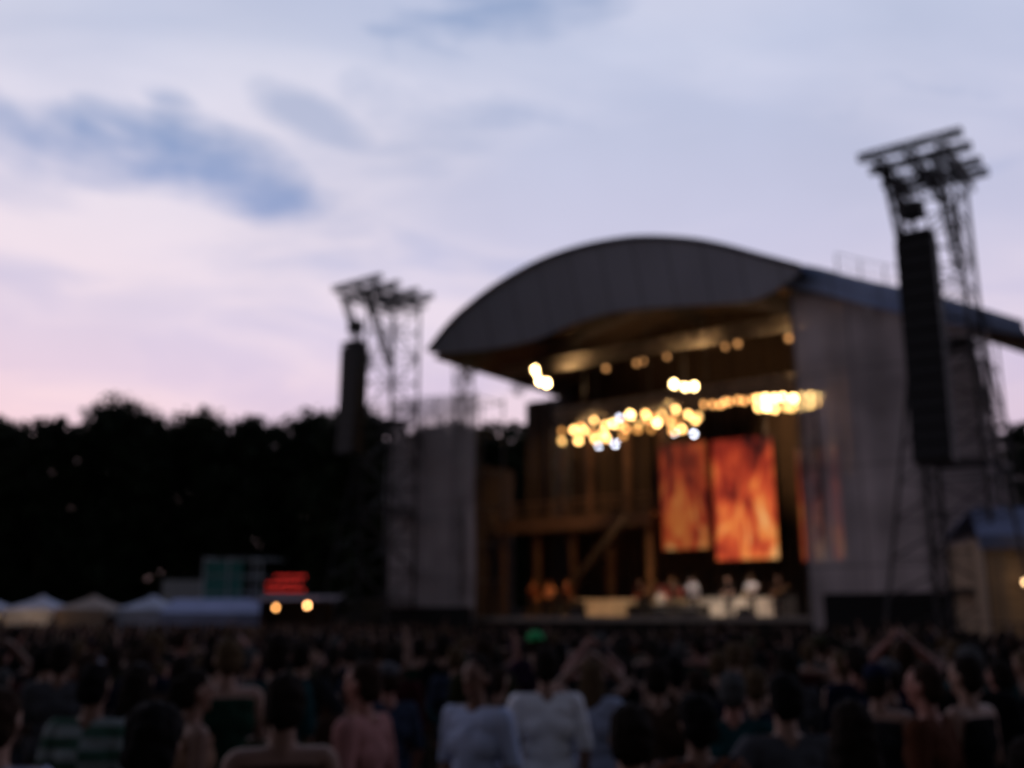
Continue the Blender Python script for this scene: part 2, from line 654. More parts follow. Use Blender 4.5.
# deck, skirts
MB().box(-.6, 31.8, 0, 13.6, DECK - .25, DECK).build('deck', M_deck, stage)
MB().box(-.5, 31.7, .15, 13.4, 0, DECK - .26).build('deck_skirt', M_skirt, stage)
# back drape: folds
def drape(s0, s1, t, z0, z1, amp=.12, step=.3):
    n = int((s1 - s0) / step)
    a = [(s0 + (s1 - s0) * i / n, t + amp * math.sin(i * 1.9), z0) for i in range(n + 1)]
    return a, [(p[0], p[1], z1) for p in a]
mb = MB()
lo_, _ = drape(.8, 29.2, 11.0, DECK, 16.0)
mb.strip(lo_, [(p[0], p[1], max(15.2 - .05 * p[0], at(RIM, p[0]) - .35) if p[0] < 24.9 else at(WR, p[0]) - .4) for p in lo_])
mb.build('back_drape', M_drape, stage)
# side drape at the far wing, low enough to leave the view out under the roof
lo_, _ = drape(24.9, 30.4, 3.3, DECK, 12)
mb = MB()
mb.strip(lo_, [(p[0], p[1], at(WR, p[0]) - .3) for p in lo_])
mb.build('wing_drape', M_drape, stage)
mb = MB()
mb.box(-.3, -.2, .6, 11.0, DECK, 11.6)
mb.build('wing_drape', M_drape, stage)
# lattice towers that carry the roof
for s in (4.6, 24.3):
    for t in (-.2, 9.6):
        zt = at(RIM, s) - .6
        mb = MB()
        mb.truss((s, t, 0), (s, t, zt), .75, .75, .9, .055, .03, up=(1, 0, 0))
        mb.build('roof_tower', M_steel, stage)
# lattice beams of the roof, seen from below
for t in (1.0, 6.0, 11.5):
    mb = MB()
    for i in range(0, len(RIM) - 4, 4):
        p, q = RIM[i], RIM[i + 4]
        mb.truss((p.x, t, p.y - .9), (q.x, t, q.y - .9), .5, .6, .9, .045, .025)
    mb.build('roof_beam', M_steel, stage)
for s in (7.0, 14.0, 20.5):
    mb = MB()
    mb.truss((s, -1, at(RIM, s) - .75), (s, TB - .5, at(RIM, s) - .75), .4, .5, 1.0, .04, .022)
    mb.build('roof_purlin', M_steel, stage)
# mesh scrims of both wings
def scrim(s0, s1, zf, m, name='wing_scrim'):
    n = int((s1 - s0) / .35)
    a, b = [], []
    for i in range(n + 1):
        s = s0 + (s1 - s0) * i / n
        tt = .05 * math.sin(i * 1.3) + .04 * math.sin(i * .47)
        a.append((s, -.65 + tt, .05))
        b.append((s, -.65 + tt, zf(s)))
    mb = MB()
    # rows, so that the cloth can billow a little
    R_ = []
    for j in range(9):
        f = j / 8
        R_.append([(p[0], p[1] + .10 * math.sin(f * 9 + p[0] * .9), p[2] + (q[2] - p[2]) * f) for p, q in zip(a, b)])
    vs = [[mb.bm.verts.new(p) for p in row] for row in R_]
    for j in range(8):
        for i in range(n):
            mb.bm.faces.new((vs[j][i], vs[j][i + 1], vs[j + 1][i + 1], vs[j + 1][i]))
    o = mb.build(name, m, stage, True)
    return o
scrim(-.7, 5.9, lambda s: 14.5 - .07 * s, M_scrim2)
scrim(24.0, 31.9, lambda s: at(WR, s) - .45, M_scrim)
# scaffold behind each scrim
def scaffold(s0, s1, zt, t0=-.2, t1=2.2):
    mb = MB()
    n = 4
    for i in range(n + 1):
        s = s0 + (s1 - s0) * i / n
        for t in (t0, t1):
            mb.bar((s, t, 0), (s, t, zt(s)), .05, 5)
        z = 2
        while z < zt(s):
            mb.bar((s, t0, z), (s, t1, z), .04, 4)
            if i < n:
                s2 = s0 + (s1 - s0) * (i + 1) / n
                zz = min(z, zt(s2))
                mb.bar((s, t0, zz), (s2, t0, zz), .04, 4)
                mb.bar((s, t1, zz), (s2, t1, zz), .04, 4)
                if z + 2 < zt(s2):
                    mb.bar((s, t0, z), (s2, t0, z + 2), .03, 4)
            z += 2
    return mb
scaffold(-.5, 5.6, lambda s: 14.3).build('wing_scaffold', M_steel, stage)
scaffold(24.9, 31.6, lambda s: at(WR, s) - .5).build('wing_scaffold', M_steel, stage)
# black lower cladding of the wings
MB().box(24.6, 31.5, -.95, -.8, 0, 3.0).build('wing_skirt', M_skirt, stage)
MB().box(-.6, 5.8, -.95, -.8, 0, 2.6).build('wing_skirt', M_skirt, stage)
# two-storey set on the deck: gallery, columns, stairs
setp = thing('stage_set', 'brown timber gallery on posts at the back of the stage', 'stage set', W(1.0, 7.6, DECK), SRZ)
MB().box(0, 10.9, 0, 3.0, 5.6, 5.9).build('gallery_floor', M_set, setp)
mb = MB()
for z in (6.35, 6.8):
    mb.bar((0, .05, z), (10.9, .05, z), .06, 6)
for k in range(9):
    mb.bar((k * 1.36, .05, 5.9), (k * 1.36, .05, 6.8), .045, 6)
mb.build('gallery_rail', M_set, setp)
MB().box(0, 10.9, -.06, -.01, 5.0, 5.58).build('gallery_fascia', M_set, setp)
for k in range(5):
    MB().box(k * 2.6 + .1, k * 2.6 + .4, .2, .5, 0, 5.6).build('post', M_set, setp)
for s in (3.4, 5.4, 8.1, 10.4):
    MB().box(s - .16, s + .16, 2.3, 2.6, 5.9, 12.6).build('column', M_set, setp)
mb = MB()
for k in range(18):
    mb.box(4.5 + k * .3, 4.8 + k * .3, -1.5, -.15, k * .3, k * .3 + .12)
mb.slab([(4.4, -1.55, -.02), (4.7, -1.55, -.02), (10.2, -1.55, 5.3), (10.2, -1.55, 5.6)], (0, .06, 0))
mb.build('stairs', mat('stair_black', (.03, .02, .015), .7), setp)
# long pale riser under the back line
o = MB().box(0, 11.6, 0, 1.2, 0, .95).build('band_riser', mat('pale_riser', (.50, .45, .38), .7, var=.3, scale=1.5))
o.location = W(7.8, 6.2, DECK)
o.rotation_euler = (0, 0, SRZ)
tag(o, 'long pale lit riser across the stage behind the musicians', 'riser')
# drum riser
MB().box(-1.8, 1.8, -1.3, 1.3, 0, .6).build('drum_riser', M_black)
o = bpy.data.objects['drum_riser']
o.location = W(14.2, 5.2, DECK)
o.rotation_euler = (0, 0, SRZ)
tag(o, 'low black riser under the drum kit on the stage deck', 'riser')

# ------------------------------------------------------------------ video screens
def screen(s, t, z0, w, h, strength, seed, label):
    r = thing('video_screen', label, 'screen', W(s, t, z0), SRZ, 'tall video screens on stage')
    MB().box(-w / 2 - .08, w / 2 + .08, .05, .3, -.08, h + .08).build('frame', M_black, r)
    MB().box(-w / 2, w / 2, -.01, .045, 0, h).build('display', fire_mat('fire_picture_%d' % seed, strength, seed), r)
    for k in (-1, 1):
        MB().bar((k * w * .4, .2, h + .08), (k * w * .4, .2, 15.2 - z0), .03, 5).build('hanger', M_steel, r)
    return r
screen(13.35, 9.0, 5.8, 2.9, 6.0, .36, 3, 'dimmer red-orange video screen beside the timber gallery')
screen(17.05, 8.8, 5.1, 3.5, 6.6, .80, 8, 'brightest flame-coloured video screen, in the middle of the stage back')
screen(21.3, 8.6, 4.9, 2.2, 5.8, .26, 14, 'narrow red video screen half hidden behind the mesh wing')

# ------------------------------------------------------------------ lighting trusses and lamps
def truss_thing(s0, s1, t, z, label, droop=0):
    r = thing('lighting_truss', label, 'truss', W(s0, t, z), SRZ, 'lighting trusses under the stage roof')
    MB().truss((0, 0, 0), (s1 - s0, 0, 0), .5, .5, .6, .035, .02).build('lattice', M_rig, r)
    for k in (.12, .5, .88):
        s = s0 + (s1 - s0) * k
        MB().bar(((s1 - s0) * k, 0, .25), ((s1 - s0) * k, 0, at(RIM, s) - .6 - z), .02, 4).build('hoist_chain', M_steel, r)
    return r
M_rig = mat('rig_aluminium', (.40, .36, .30), .45, .5)
truss_thing(5.2, 23.8, 3.0, 16.0, 'highest lighting truss, just under the roof visor')
truss_thing(8.0, 24.4, 4.0, 13.35, 'front lighting truss that carries the bright bank of lamps')
truss_thing(8.4, 17.6, 6.0, 13.3, 'rear lighting truss behind the cluster of warm lamps')

def lamp_mat(name, col, es):
    return mat(name, (.5, .45, .4), .3, emit=col, es=es)
L_hot = lamp_mat('lens_hot', (1, .62, .22), 19)
L_warm = lamp_mat('lens_warm', (1, .54, .17), 10)
L_dim = lamp_mat('lens_dim', (1, .44, .13), 5.0)
L_white = lamp_mat('lens_white', (.80, .82, 1.0), 38)
def lamp_proto(name, label, cat, lens, r=.14, moving=False):
    o = thing(name, label, cat)
    mb = MB()
    # the can points out over the crowd and down: axis from (0,0,-.3)
    d = Vector((0, -1, -.42)).normalized()
    c0 = Vector((0, 0, -.42))
    if moving:
        mb.ell(c0, (r * 1.25, r * 1.5, r * 1.35))
    mb.bar(c0 - d * .24, c0 + d * .02, r * .75, 12, r)
    mb.bar(c0 + d * .02, c0 + d * .14, r, 12, r * 1.08, cap=False)
    mb.build('can', M_black, o, False)
    MB().bar(c0 + d * .03, c0 + d * .10, r * .95, 14).build('lens', lens, o)
    mb = MB()
    for k in (-1, 1):
        mb.bar((k * (r + .04), 0, -.42), (k * (r + .04), 0, -.12), .015, 4)
    mb.bar((-(r + .04), 0, -.12), (r + .04, 0, -.12), .015, 4)
    mb.bar((0, 0, -.12), (0, 0, .0), .02, 4)
    mb.build('yoke', M_black, o)
    if moving:
        MB().box(-.17, .17, -.13, .13, -.11, 0).build('base_box', M_black, o)
    return o
NL = [0]
def place_lamps(proto, spots, group, labels, others=()):
    r0 = random.Random(len(spots))
    def dress(o):
        if others:
            for c in o.children:
                if c.name.startswith('lens'):
                    c.material_slots[0].link = 'OBJECT'
                    c.material_slots[0].material = r0.choice(others)
        o.rotation_euler = (r0.uniform(-.25, .2), r0.uniform(-.1, .1), SRZ + r0.uniform(-.45, .45))
    for i, (s, t, z) in enumerate(spots):
        if i == 0:
            o = proto
            o.location = W(s, t, z)
            dress(o)
            o['label'] = labels[0]
            o['group'] = group
        else:
            dress(dup(proto, W(s, t, z), SRZ, labels[i], group))
rnd0 = random.Random(3)
# bright bank: two rows of eight below the front truss
sp, lb = [], []
for row, z in enumerate((13.05, 12.55)):
    for k in range(8):
        sp.append((20.3 + k * .44 + rnd0.uniform(-.05, .05), 3.9 - .1 * row, z + rnd0.uniform(-.09, .09) - k * .03))
        lb.append('%s lamp from the left in the %s row of the brightest bank' % (ORD[k], ('upper', 'lower')[row]))
place_lamps(lamp_proto('par_lamp', 'x', 'stage lamp', L_hot, .165), sp, 'lamps of the bright bank', lb, (L_hot, L_hot, L_warm, lamp_mat('lens_gold', (1, .55, .17), 4.5)))
# warm cluster on two trusses
rnd = random.Random(4)
sp, lb = [], []
for row, (t, z, n) in enumerate(((3.9, 12.95, 13), (5.9, 13.0, 12), (3.8, 12.2, 9))):
    for k in range(n):
        sp.append((8.7 + k * 7.6 / (n - 1) + rnd.uniform(-.26, .26), t, z + rnd.uniform(-.28, .22)))
        lb.append('%s lamp from the left in the %s row of the wide warm cluster' % (ORD[k], ('front', 'rear', 'drooping bottom')[row]))
place_lamps(lamp_proto('par_lamp', 'x', 'stage lamp', L_warm, .165), sp, 'lamps of the warm cluster', lb, (L_warm, L_warm, L_hot, L_dim, lamp_mat('lens_amber', (1, .42, .10), 2.0), lamp_mat('lens_gold', (1, 1, 1), 4)))
# two blinders that flare
place_lamps(lamp_proto('flood_lamp', 'x', 'stage lamp', lamp_mat('lens_flood', (1, .66, .28), 42), .19),
            [(7.45, 3.0, 16.25), (7.75, 2.9, 15.6), (8.3, 3.0, 15.35)], 'flood lamps at the far end of the highest truss',
            ['topmost flood lamp at the far end of the highest truss', 'middle flood lamp at the far end of the highest truss', 'lowest flood lamp at the far end of the highest truss'])
place_lamps(lamp_proto('flood_lamp', 'x', 'stage lamp', lamp_mat('lens_flood_low', (1, .68, .30), 28), .16),
            [(16.1, 3.2, 14.25), (16.7, 3.2, 14.05), (17.3, 3.2, 13.95)], 'flood lamps above the cluster',
            ['first bright flood lamp from the left between the two big lamp groups', 'middle bright flood lamp between the two big lamp groups', 'last bright flood lamp before the dim row between the lamp groups'])
xs = [12.0, 14.1, 14.6, 15.9, 19.1, 19.7, 22.4]
sp = [(x, 3.0 + rnd.uniform(-.15, .15), 15.75 + rnd.uniform(-.25, .05)) for x in xs]
place_lamps(lamp_proto('par_lamp', 'x', 'stage lamp', lamp_mat('lens_faint', (1, .45, .15), 1.5), .13), sp, 'dim lamps of the highest truss', ['%s dim amber lamp from the left along the highest truss' % ORD[k] for k in range(7)])
sp = [(17.4 + k * .36, 4.0, 13.1 + rnd.uniform(-.06, .06)) for k in range(8)]
place_lamps(lamp_proto('par_lamp', 'x', 'stage lamp', L_dim, .13), sp, 'dim lamps beside the bright bank', ['%s dim amber lamp from the left between cluster and bright bank' % ORD[k] for k in range(8)])
place_lamps(lamp_proto('moving_lamp', 'x', 'stage lamp', L_white, .085, True),
            [(10.9, 4, 11.7), (11.9, 4, 11.65), (15.6, 4, 11.9), (16.6, 4, 11.75), (12.3, 3.9, 13.1), (18.4, 4.0, 13.2)], 'white moving lamps',
            ['blue-white lamp hanging lowest at the far side of the warm cluster', 'blue-white lamp second from the far side under the warm cluster', 'blue-white lamp under the middle of the rig, nearer the cluster',
             'blue-white lamp under the middle of the rig, nearer the bright bank', 'blue-white lamp up among the warm cluster', 'lone blue-white lamp below the bright flood lamps'])
# drop bars that hold the low white lamps
for k, (s, z1, lab) in enumerate(((11.4, 11.65, 'short drop bar holding two white lamps under the warm cluster'), (16.1, 11.75, 'short drop bar holding two white lamps under the middle of the rig'))):
    r = tag(MB().bar((-.75, 0, .06), (.75, 0, .06), .05, 6).bar((-.5, 0, .06), (-.5, 0, 13.1 - z1), .03, 5).bar((.5, 0, .06), (.5, 0, 13.1 - z1), .03, 5).build('drop_bar', M_rig), lab, 'bar')
    r.location = W(s, 4, z1)
    r.rotation_euler = (0, 0, SRZ)

# real light of the lit lamps: narrow set of spots sitting in the rig
def spot(s, t, z, tgt, e, col, size=60, rad=.25):
    d = bpy.data.lights.new('lamp_beam', 'SPOT')
    d.energy = e
    d.color = col
    d.spot_size = R(size)
    d.spot_blend = .6
    d.shadow_soft_size = rad
    o = bpy.data.objects.new('lamp_beam', d)
    C.objects.link(o)
    p = W(s, t, z)
    o.location = p
    o.rotation_euler = (W(*tgt) - p).to_track_quat('-Z', 'Y').to_euler()
WARM = (1, .60, .28)
spot(12.5, 3.6, 11.8, (11, 5.6, DECK), 5500, WARM, 60)
spot(16, 3.2, 11.8, (17, 3, DECK + 1), 8500, (1, .80, .66), 50)
spot(21, 3.4, 11.8, (20.4, 3, DECK + 1), 6000, (1, .74, .60), 42)
spot(9.0, 2.2, 11.9, (8.5, 3.0, DECK + 1), 10000, (1, .36, .08), 28)
spot(10, 4.4, 14.2, (5.0, 10.5, 9), 1400, WARM, 75)
spot(15, 5.4, 14.2, (9.0, 10.5, 9), 1200, WARM, 75)
spot(21, 4.6, 13.6, (21, 10.5, 12), 2200, WARM, 70)
spot(9, 2.5, 14.4, (14, 6, 20), 300, WARM, 120)
spot(17, 3.0, 14.0, (17, 7, 20), 420, WARM, 130)
spot(22, 3.0, 13.9, (22, 7, 18), 300, WARM, 130)

# ------------------------------------------------------------------ speaker towers and hung arrays
def pa_tower(s, t, h, label, zarr0, n, alabel):
    r = thing('speaker_tower', label, 'tower', W(s, t), SRZ, 'steel towers for the hung speakers')
    mb = MB()
    mb.truss((0, 0, 0), (0, 0, h), 2.1, 2.1, 1.5, .085, .04, up=(1, 0, 0))
    mb.build('mast', M_tower, r)
    mb = MB()   # sloping outriggers that widen the foot
    for sx, sy in ((1.05, 1.05), (1.05, -1.05), (-1.05, 1.05), (-1.05, -1.05)):
        q = (sx * 2.6, sy * 2.6, 0)
        p = (sx, sy, h * .66)
        mb.bar(q, p, .07, 5)
        for k in range(1, 9):
            f = k / 9
            a = Vector(q).lerp(Vector(p), f)
            b = Vector((sx, sy, a.z + .8))
            mb.bar(a, b, .035, 4)
            mb.bar(a, (sx, sy, a.z), .03, 4)
    mb.build('outrigger', M_tower, r)
    mb = MB()   # head platform, jutting forward over the crowd
    for k in (-1.15, 0, 1.15):
        mb.truss((k, 1.4, h + .3), (k, -3.2, h + .3), .3, .42, 1.0, .05, .026)
    for y in (-3.0, -1.6, 0, 1.2):
        mb.truss((-1.9, y, h + .7), (1.9, y, h + .7), .26, .26, .9, .045, .022)
    mb.build('head_platform', M_tower, r)
    for k in (-.9, .9):
        MB().truss((k, -3.1, h + .05), (k, -1.05, h - 3.9), .26, .26, .7, .06, .03).build('brace', M_tower, r)
    for k in range(3):
        z = 3 + k * (h - 4) / 3.2
        MB().box(-1.0, 1.0, -1.0, 1.0, z, z + .06).build('rest_floor', M_tower, r)
    # the hung array
    ztop = zarr0
    a = thing('speaker_array', alabel, 'speakers', W(s - .1, t - 2.9, ztop), SRZ, 'hung speaker arrays')
    mb = MB()
    mb.box(-.62, .62, -.45, .45, .12, .28)
    for x in (-.5, .5):
        mb.bar((x, 0, .2), (x * .5, 0, h + .1 - ztop), .03, 5)
    mb.box(-.35, .35, -.28, .28, .9, 1.5)
    mb.build('hanging_frame', M_cab, a)
    hh = .60
    y = 0.0
    z = 0.0
    first = None
    for k in range(n):
        ang = -.004 * k * k * .16
        mb = MB()
        mb.slab([(-.66, -.42, -hh + .03), (.66, -.42, -hh + .03), (.66, -.42, -.01), (-.66, -.42, -.01)], (0, .2, 0))
        mb.slab([(-.66, -.22, -hh + .03), (.66, -.22, -hh + .03), (.66, -.22, -.01), (-.66, -.22, -.01)], (0, .62, 0))
        mb.box(-.6, .6, -.45, -.425, -hh + .07, -.05)
        o = mb.build('speaker_cabinet', M_cab, a)
        o.location = (0, y, z)
        o.rotation_euler = (ang, 0, 0)
        y += math.sin(ang) * hh
        z -= hh * math.cos(ang)
    return r
M_tower = mat('tower_steel', (.050, .050, .056), .55, .4)
pa_tower(30.7, -2.3, 18.8, 'taller looking nearer steel speaker tower in front of the mesh wing', 15.7, 14, 'long black column of hung speakers on the nearer tower')
pa_tower(.7, -1.9, 19.6, 'further steel lattice speaker tower between the dark wood and the stage', 16.6, 10, 'black column of hung speakers on the further tower, against the dusk sky')

# ------------------------------------------------------------------ tents, kiosk, marquee
def pagoda(x, y, w, label, m=M_tent, glow=None, first=None):
    r = thing('pagoda_tent', label, 'tent', (x, y, 0), random.uniform(-.1, .1), 'small tents under the wood')
    hw = w / 2
    mb = MB()
    prof = [(1.0, 2.6), (.72, 2.8), (.45, 3.02), (.2, 3.25), (.04, 3.5)]
    rows = [[(hw * 1.04 * f * a, hw * 1.04 * f * b, z) for a, b in ((-1, -1), (1, -1), (1, 1), (-1, 1))] for f, z in prof]
    for q, p in zip(rows, rows[1:]):
        for i in range(4):
            j = (i + 1) % 4
            mb.poly([q[i], q[j], p[j], p[i]])
    mb.poly(rows[-1])
    for i in range(4):
        j = (i + 1) % 4
        a, b = rows[0][i], rows[0][j]
        mb.poly([a, b, (b[0], b[1], 2.15), (a[0], a[1], 2.15)])
    mb.build('roof', m, r)
    mb = MB()
    mb.poly([(-hw, -hw, .05), (hw, -hw, .05), (hw, -hw, 2.4), (-hw, -hw, 2.4)])
    mb.poly([(-hw, hw, .05), (hw, hw, .05), (hw, hw, 2.4), (-hw, hw, 2.4)])
    mb.poly([(-hw, -hw, .05), (-hw, hw, .05), (-hw, hw, 2.4), (-hw, -hw, 2.4)])
    mb.build('side_wall', m, r)
    mb = MB()
    for a in (-1, 1):
        for b in (-1, 1):
            mb.bar((a * hw, b * hw, 0), (a * hw, b * hw, 2.4), .04, 5)
    mb.build('pole', M_steel, r)
    return r
def bulb_thing(x, y, z, label, es, rad=.09, col=(1, .55, .2), group='bare bulbs'):
    r = thing('bulb_lamp', label, 'lamp', (x, y, z), 0, group)
    MB().ell((0, 0, 0), (rad, rad, rad * 1.15), 2).build('bulb', mat('bulb_glow_%d' % int(es), (.8, .7, .5), .3, emit=col, es=es), r)
    MB().bar((0, 0, rad), (0, 0, rad + .12), .035, 6).build('socket', M_black, r)
    return r
M_tent_glow = mat('tent_canvas_painted_glow', (.36, .28, .23), .8, var=.10, scale=.7)  # the tent's warm lighting is painted into this canvas colour
pagoda(-35.0, 68, 3.2, 'pale bluish tent with a bare warm bulb, first in the tent row')
pagoda(-31.2, 68, 3.2, 'pale grey pagoda tent second in the tent row')
pagoda(-27.4, 67, 3.3, 'tent with warm light painted into its buff canvas, among the bluish ones', M_tent_glow)
pagoda(-23.5, 67, 3.2, 'pale bluish pagoda tent right after the warm-painted one')
pagoda(-19.9, 66.5, 3.0, 'pale tent in front of the box truck')
bulb_thing(-33.6, 66.2, 1.9, 'small warm bulb on the first tent of the row', 22, .10)
# added warm light without a fixture, outside in front of the tent row
d = bpy.data.lights.new('warm_point_light', 'POINT')
d.energy = 40
d.color = (1, .6, .3)
d.shadow_soft_size = .1
o = bpy.data.objects.new('warm_point_light', d)
C.objects.link(o)
o.location = (-31.0, 64.4, 2.4)
# long low marquee behind kiosk
r = thing('marquee', 'long low pale blue marquee between the box truck and the kiosk', 'tent', (-17.2, 63, 0), 0)
mb = MB()
mb.slab([(-3.8, -2, 2.3), (3.8, -2, 2.3), (3.6, 0, 3.15), (-3.6, 0, 3.15)], (0, 0, .03))
mb.slab([(-3.8, 2, 2.3), (3.8, 2, 2.3), (3.6, .01, 3.15), (-3.6, .01, 3.15)], (0, 0, .03))
mb.build('roof', mat('marquee_canvas', (.34, .38, .58), .8, var=.12, scale=.7), r)
MB().box(-3.7, 3.7, -1.95, 1.95, 0, 2.27).build('side_wall', mat('marquee_canvas', (1, 1, 1)), r)
# box truck
r = thing('box_truck', 'grey box truck body parked under the wood behind the tents', 'truck', (-21.8, 71.5, 0), 0)
MB().box(-2.3, 2.6, -1.2, 1.2, 1.05, 4.6).build('body', mat('truck_panel', (.30, .30, .28), .6), r)
mb = MB()
mb.slab([(2.7, -1.1, .7), (4.4, -1.1, .7), (4.4, -1.1, 1.7), (3.9, -1.1, 2.9), (2.7, -1.1, 2.9)], (0, 2.2, 0))
mb.build('cab', mat('truck_cab', (.20, .22, .24), .4), r)
MB().slab([(4.0, -1.12, 1.75), (4.3, -1.12, 1.75), (3.92, -1.12, 2.7), (3.1, -1.12, 2.7), (3.1, -1.12, 1.75)], (0, .015, 0)).build('window', M_black, r)
for x in (-1.4, 3.5):
    for y in (-1.0, 1.0):
        MB().bar((x, y - .15, .5), (x, y + .15, .5), .5, 16).build('wheel', M_black, r)
MB().box(-2.3, 4.3, -.8, .8, .65, 1.0).build('chassis', M_black, r)
# scaffold tower with green mesh
r = thing('scaffold_tower', 'small scaffold tower clad in green mesh beyond the tents', 'scaffold', (-18.4, 64.8 + 2.2, 0), 0)
mb = MB()
for x in (-1.6, 0, 1.6):
    for y in (-1, 1):
        mb.bar((x, y, 0), (x, y, 5.9), .05, 5)
for z in (1.4, 2.6, 3.6, 4.7, 5.8):
    for y in (-1, 1):
        mb.bar((-1.6, y, z), (3.2, y, z), .045, 4)
    mb.bar((-1.6, -1, z), (-1.6, 1, z), .045, 4)
    mb.bar((1.6, -1, z), (1.6, 1, z), .045, 4)
mb.build('frame', mat('pale_scaffold_tube', (.42, .46, .46), .5), r)
MB().box(-1.55, .9, -.9, -.87, 2.0, 5.6).build('mesh_cladding', mat('green_mesh', (.06, .22, .17), .8), r)
MB().box(-1.5, 1.55, -.85, .95, 3.62, 3.68).build('platform', M_rail, r)
# kiosk with a red dot-matrix board
r = thing('food_kiosk', 'dark kiosk with counter awning below a red dot-lit board', 'kiosk', (-12.3, 58.5, 0), 0)
mb = MB()
mb.box(-2.1, 2.1, 0, 2.2, 0, 1.1)
mb.box(-2.1, 2.1, 1.9, 2.2, 1.1, 3.1)
mb.box(-2.1, -1.95, 0, 1.9, 1.1, 3.1)
mb.box(1.95, 2.1, 0, 1.9, 1.1, 3.1)
mb.build('cabin', mat('kiosk_panel', (.022, .016, .018), .6), r)
MB().slab([(-2.3, -.9, 2.95), (2.3, -.9, 2.95), (2.3, 2.3, 3.25), (-2.3, 2.3, 3.25)], (0, 0, .08)).build('roof', mat('kiosk_roof', (.10, .05, .08), .6), r)
MB().box(-2.15, 2.15, -.25, 0, 1.05, 1.14).build('counter', M_rail, r)
bd = thing('led_board', 'red dot-matrix light board above the kiosk counter', 'sign', (-12.75, 57.5, 3.45), 0)
MB().box(-1.15, 1.15, .03, .18, -.1, 1.0).build('board', M_black, bd)
dot0 = None
for row in range(3):
    for k in range(10):
        if (row, k) in ((1, 9), (2, 0), (2, 1)):
            continue
        if dot0 is None:
            dot0 = q = MB().ell((0, 0, 0), (.062, .03, .062), 1).build('light_dot', mat('red_dots', (.3, .02, .02), .4, emit=(1, .05, .04), es=1.3), bd)
        else:
            q = dot0.copy()
            C.objects.link(q)
        q.location = (-1.0 + k * .222, .02, .10 + row * .38)
for k in (-.9, .9):
    MB().bar((k, .12, -.32), (k, .12, -.08), .04, 5).build('foot', M_steel, bd)
bulb_thing(-13.2, 57.3, 2.6, 'bright warm bulb under the kiosk roof, nearer the tents', 13, .085, (1, .42, .12), 'kiosk bulbs')
bulb_thing(-11.45, 57.3, 2.72, 'brightest warm bulb under the kiosk roof, nearer the stage', 20, .095, (1, .46, .16), 'kiosk bulbs')
for x in (-13.2, -11.45):
    o = tag(MB().bar((x, 57.3, 2.75), (x, 57.55, 2.98), .012, 4).build('lamp_cord', M_black), 'thin cord of the kiosk bulb %s' % ('nearer the tents' if x < -12 else 'nearer the stage'), 'cord')
# dark shed row between kiosk and stage
r = thing('site_cabin', 'dark brown site cabin between the kiosk and the far mesh wing', 'cabin', (-8.4, 60.5, 0), 0)
MB().box(-1.6, 1.6, 0, 2.4, .2, 3.0).build('wall', mat('cabin_wall', (.10, .085, .065), .7), r)
MB().box(-1.7, 1.7, -.1, 2.5, 3.0, 3.15).build('roof', M_rail, r)
MB().box(-.9, -.1, -.03, 0, .3, 2.3).build('door', M_rail, r)
MB().box(.4, 1.2, -.03, 0, 1.2, 2.1).build('window', M_black, r)
# near marquee by the stage end
r = thing('hospitality_marquee', 'tan-walled marquee with blue sloping roof beside the nearer speaker tower', 'tent', (20.9, 34.5, 0), R(-8))
mb = MB()
prof = [(-4.6, 0, 4.95), (-4.4, 2.2, 6.05)]
mb.slab([(-4.8, -.25, 4.75), (5, -.25, 4.75), (5, 2.2, 5.95), (-4.2, 2.2, 5.95)], (0, 0, .06))
mb.slab([(-4.8, 4.6, 4.75), (5, 4.6, 4.75), (5, 2.22, 5.95), (-4.2, 2.22, 5.95)], (0, 0, .06))
mb.slab([(-4.8, -.26, 4.35), (5, -.26, 4.35), (5, -.26, 4.78), (-4.8, -.26, 4.78)], (0, .02, 0))
mb.build('roof', M_tentb, r)
mb = MB()
n = 40
a = [(-4.6 + 9.6 * i / n, .06 * math.sin(i * 1.7), 0) for i in range(n + 1)]
mb.strip(a, [(p[0], p[1], 4.7) for p in a])
mb.strip([(-4.6, 0, 0), (-4.6, 4.4, 0)], [(-4.6, 0, 4.7), (-4.6, 4.4, 4.7)])
mb.build('side_wall', M_tan, r)
for k in range(5):
    MB().bar((-4.6 + k * 2.4, -.15, 0), (-4.6 + k * 2.4, -.15, 4.8), .05, 6).build('pole', M_steel, r)
mb = MB()
for k in range(9):
    mb.bar((-6.0 + k * 1.5, -1.6, 0), (-6.0 + k * 1.5, -1.6, 1.9), .035, 5)
for z in (.4, 1.1, 1.85):
    mb.bar((-6.0, -1.6, z), (6, -1.6, z), .03, 5)
o = tag(mb.build('site_fence', M_rail), 'brown railed fence running in front of the tan marquee', 'fence')
o.location = (20.9, 34.5, 0)
o.rotation_euler = (0, 0, R(-8))
for k, (x, z, es) in enumerate(((17.3, 3.2, 9), (19.2, 3.3, 9), (20.5, 2.9, 9))):
    bulb_thing(x, 34.2 - (x - 20.9) * .14 - .35, z, ('first', 'second', 'third')[k] + ' dim warm bulb from the tower along the tan marquee wall', es, .06, (1, .62, .3), 'marquee bulbs')
d = bpy.data.lights.new('warm_point_light', 'POINT')
d.energy = 28
d.color = (1, .62, .32)
d.shadow_soft_size = .15
o = bpy.data.objects.new('warm_point_light', d)
C.objects.link(o)
o.location = (19.0, 33.2, 2.9)

# ------------------------------------------------------------------ people
def seg_d(p, a, b, ra, rb):
    ab = b - a
    t = max(0, min(1, (p - a).dot(ab) / max(1e-9, ab.dot(ab))))
    return (p - (a + ab * t)).length - (ra + (rb - ra) * t)

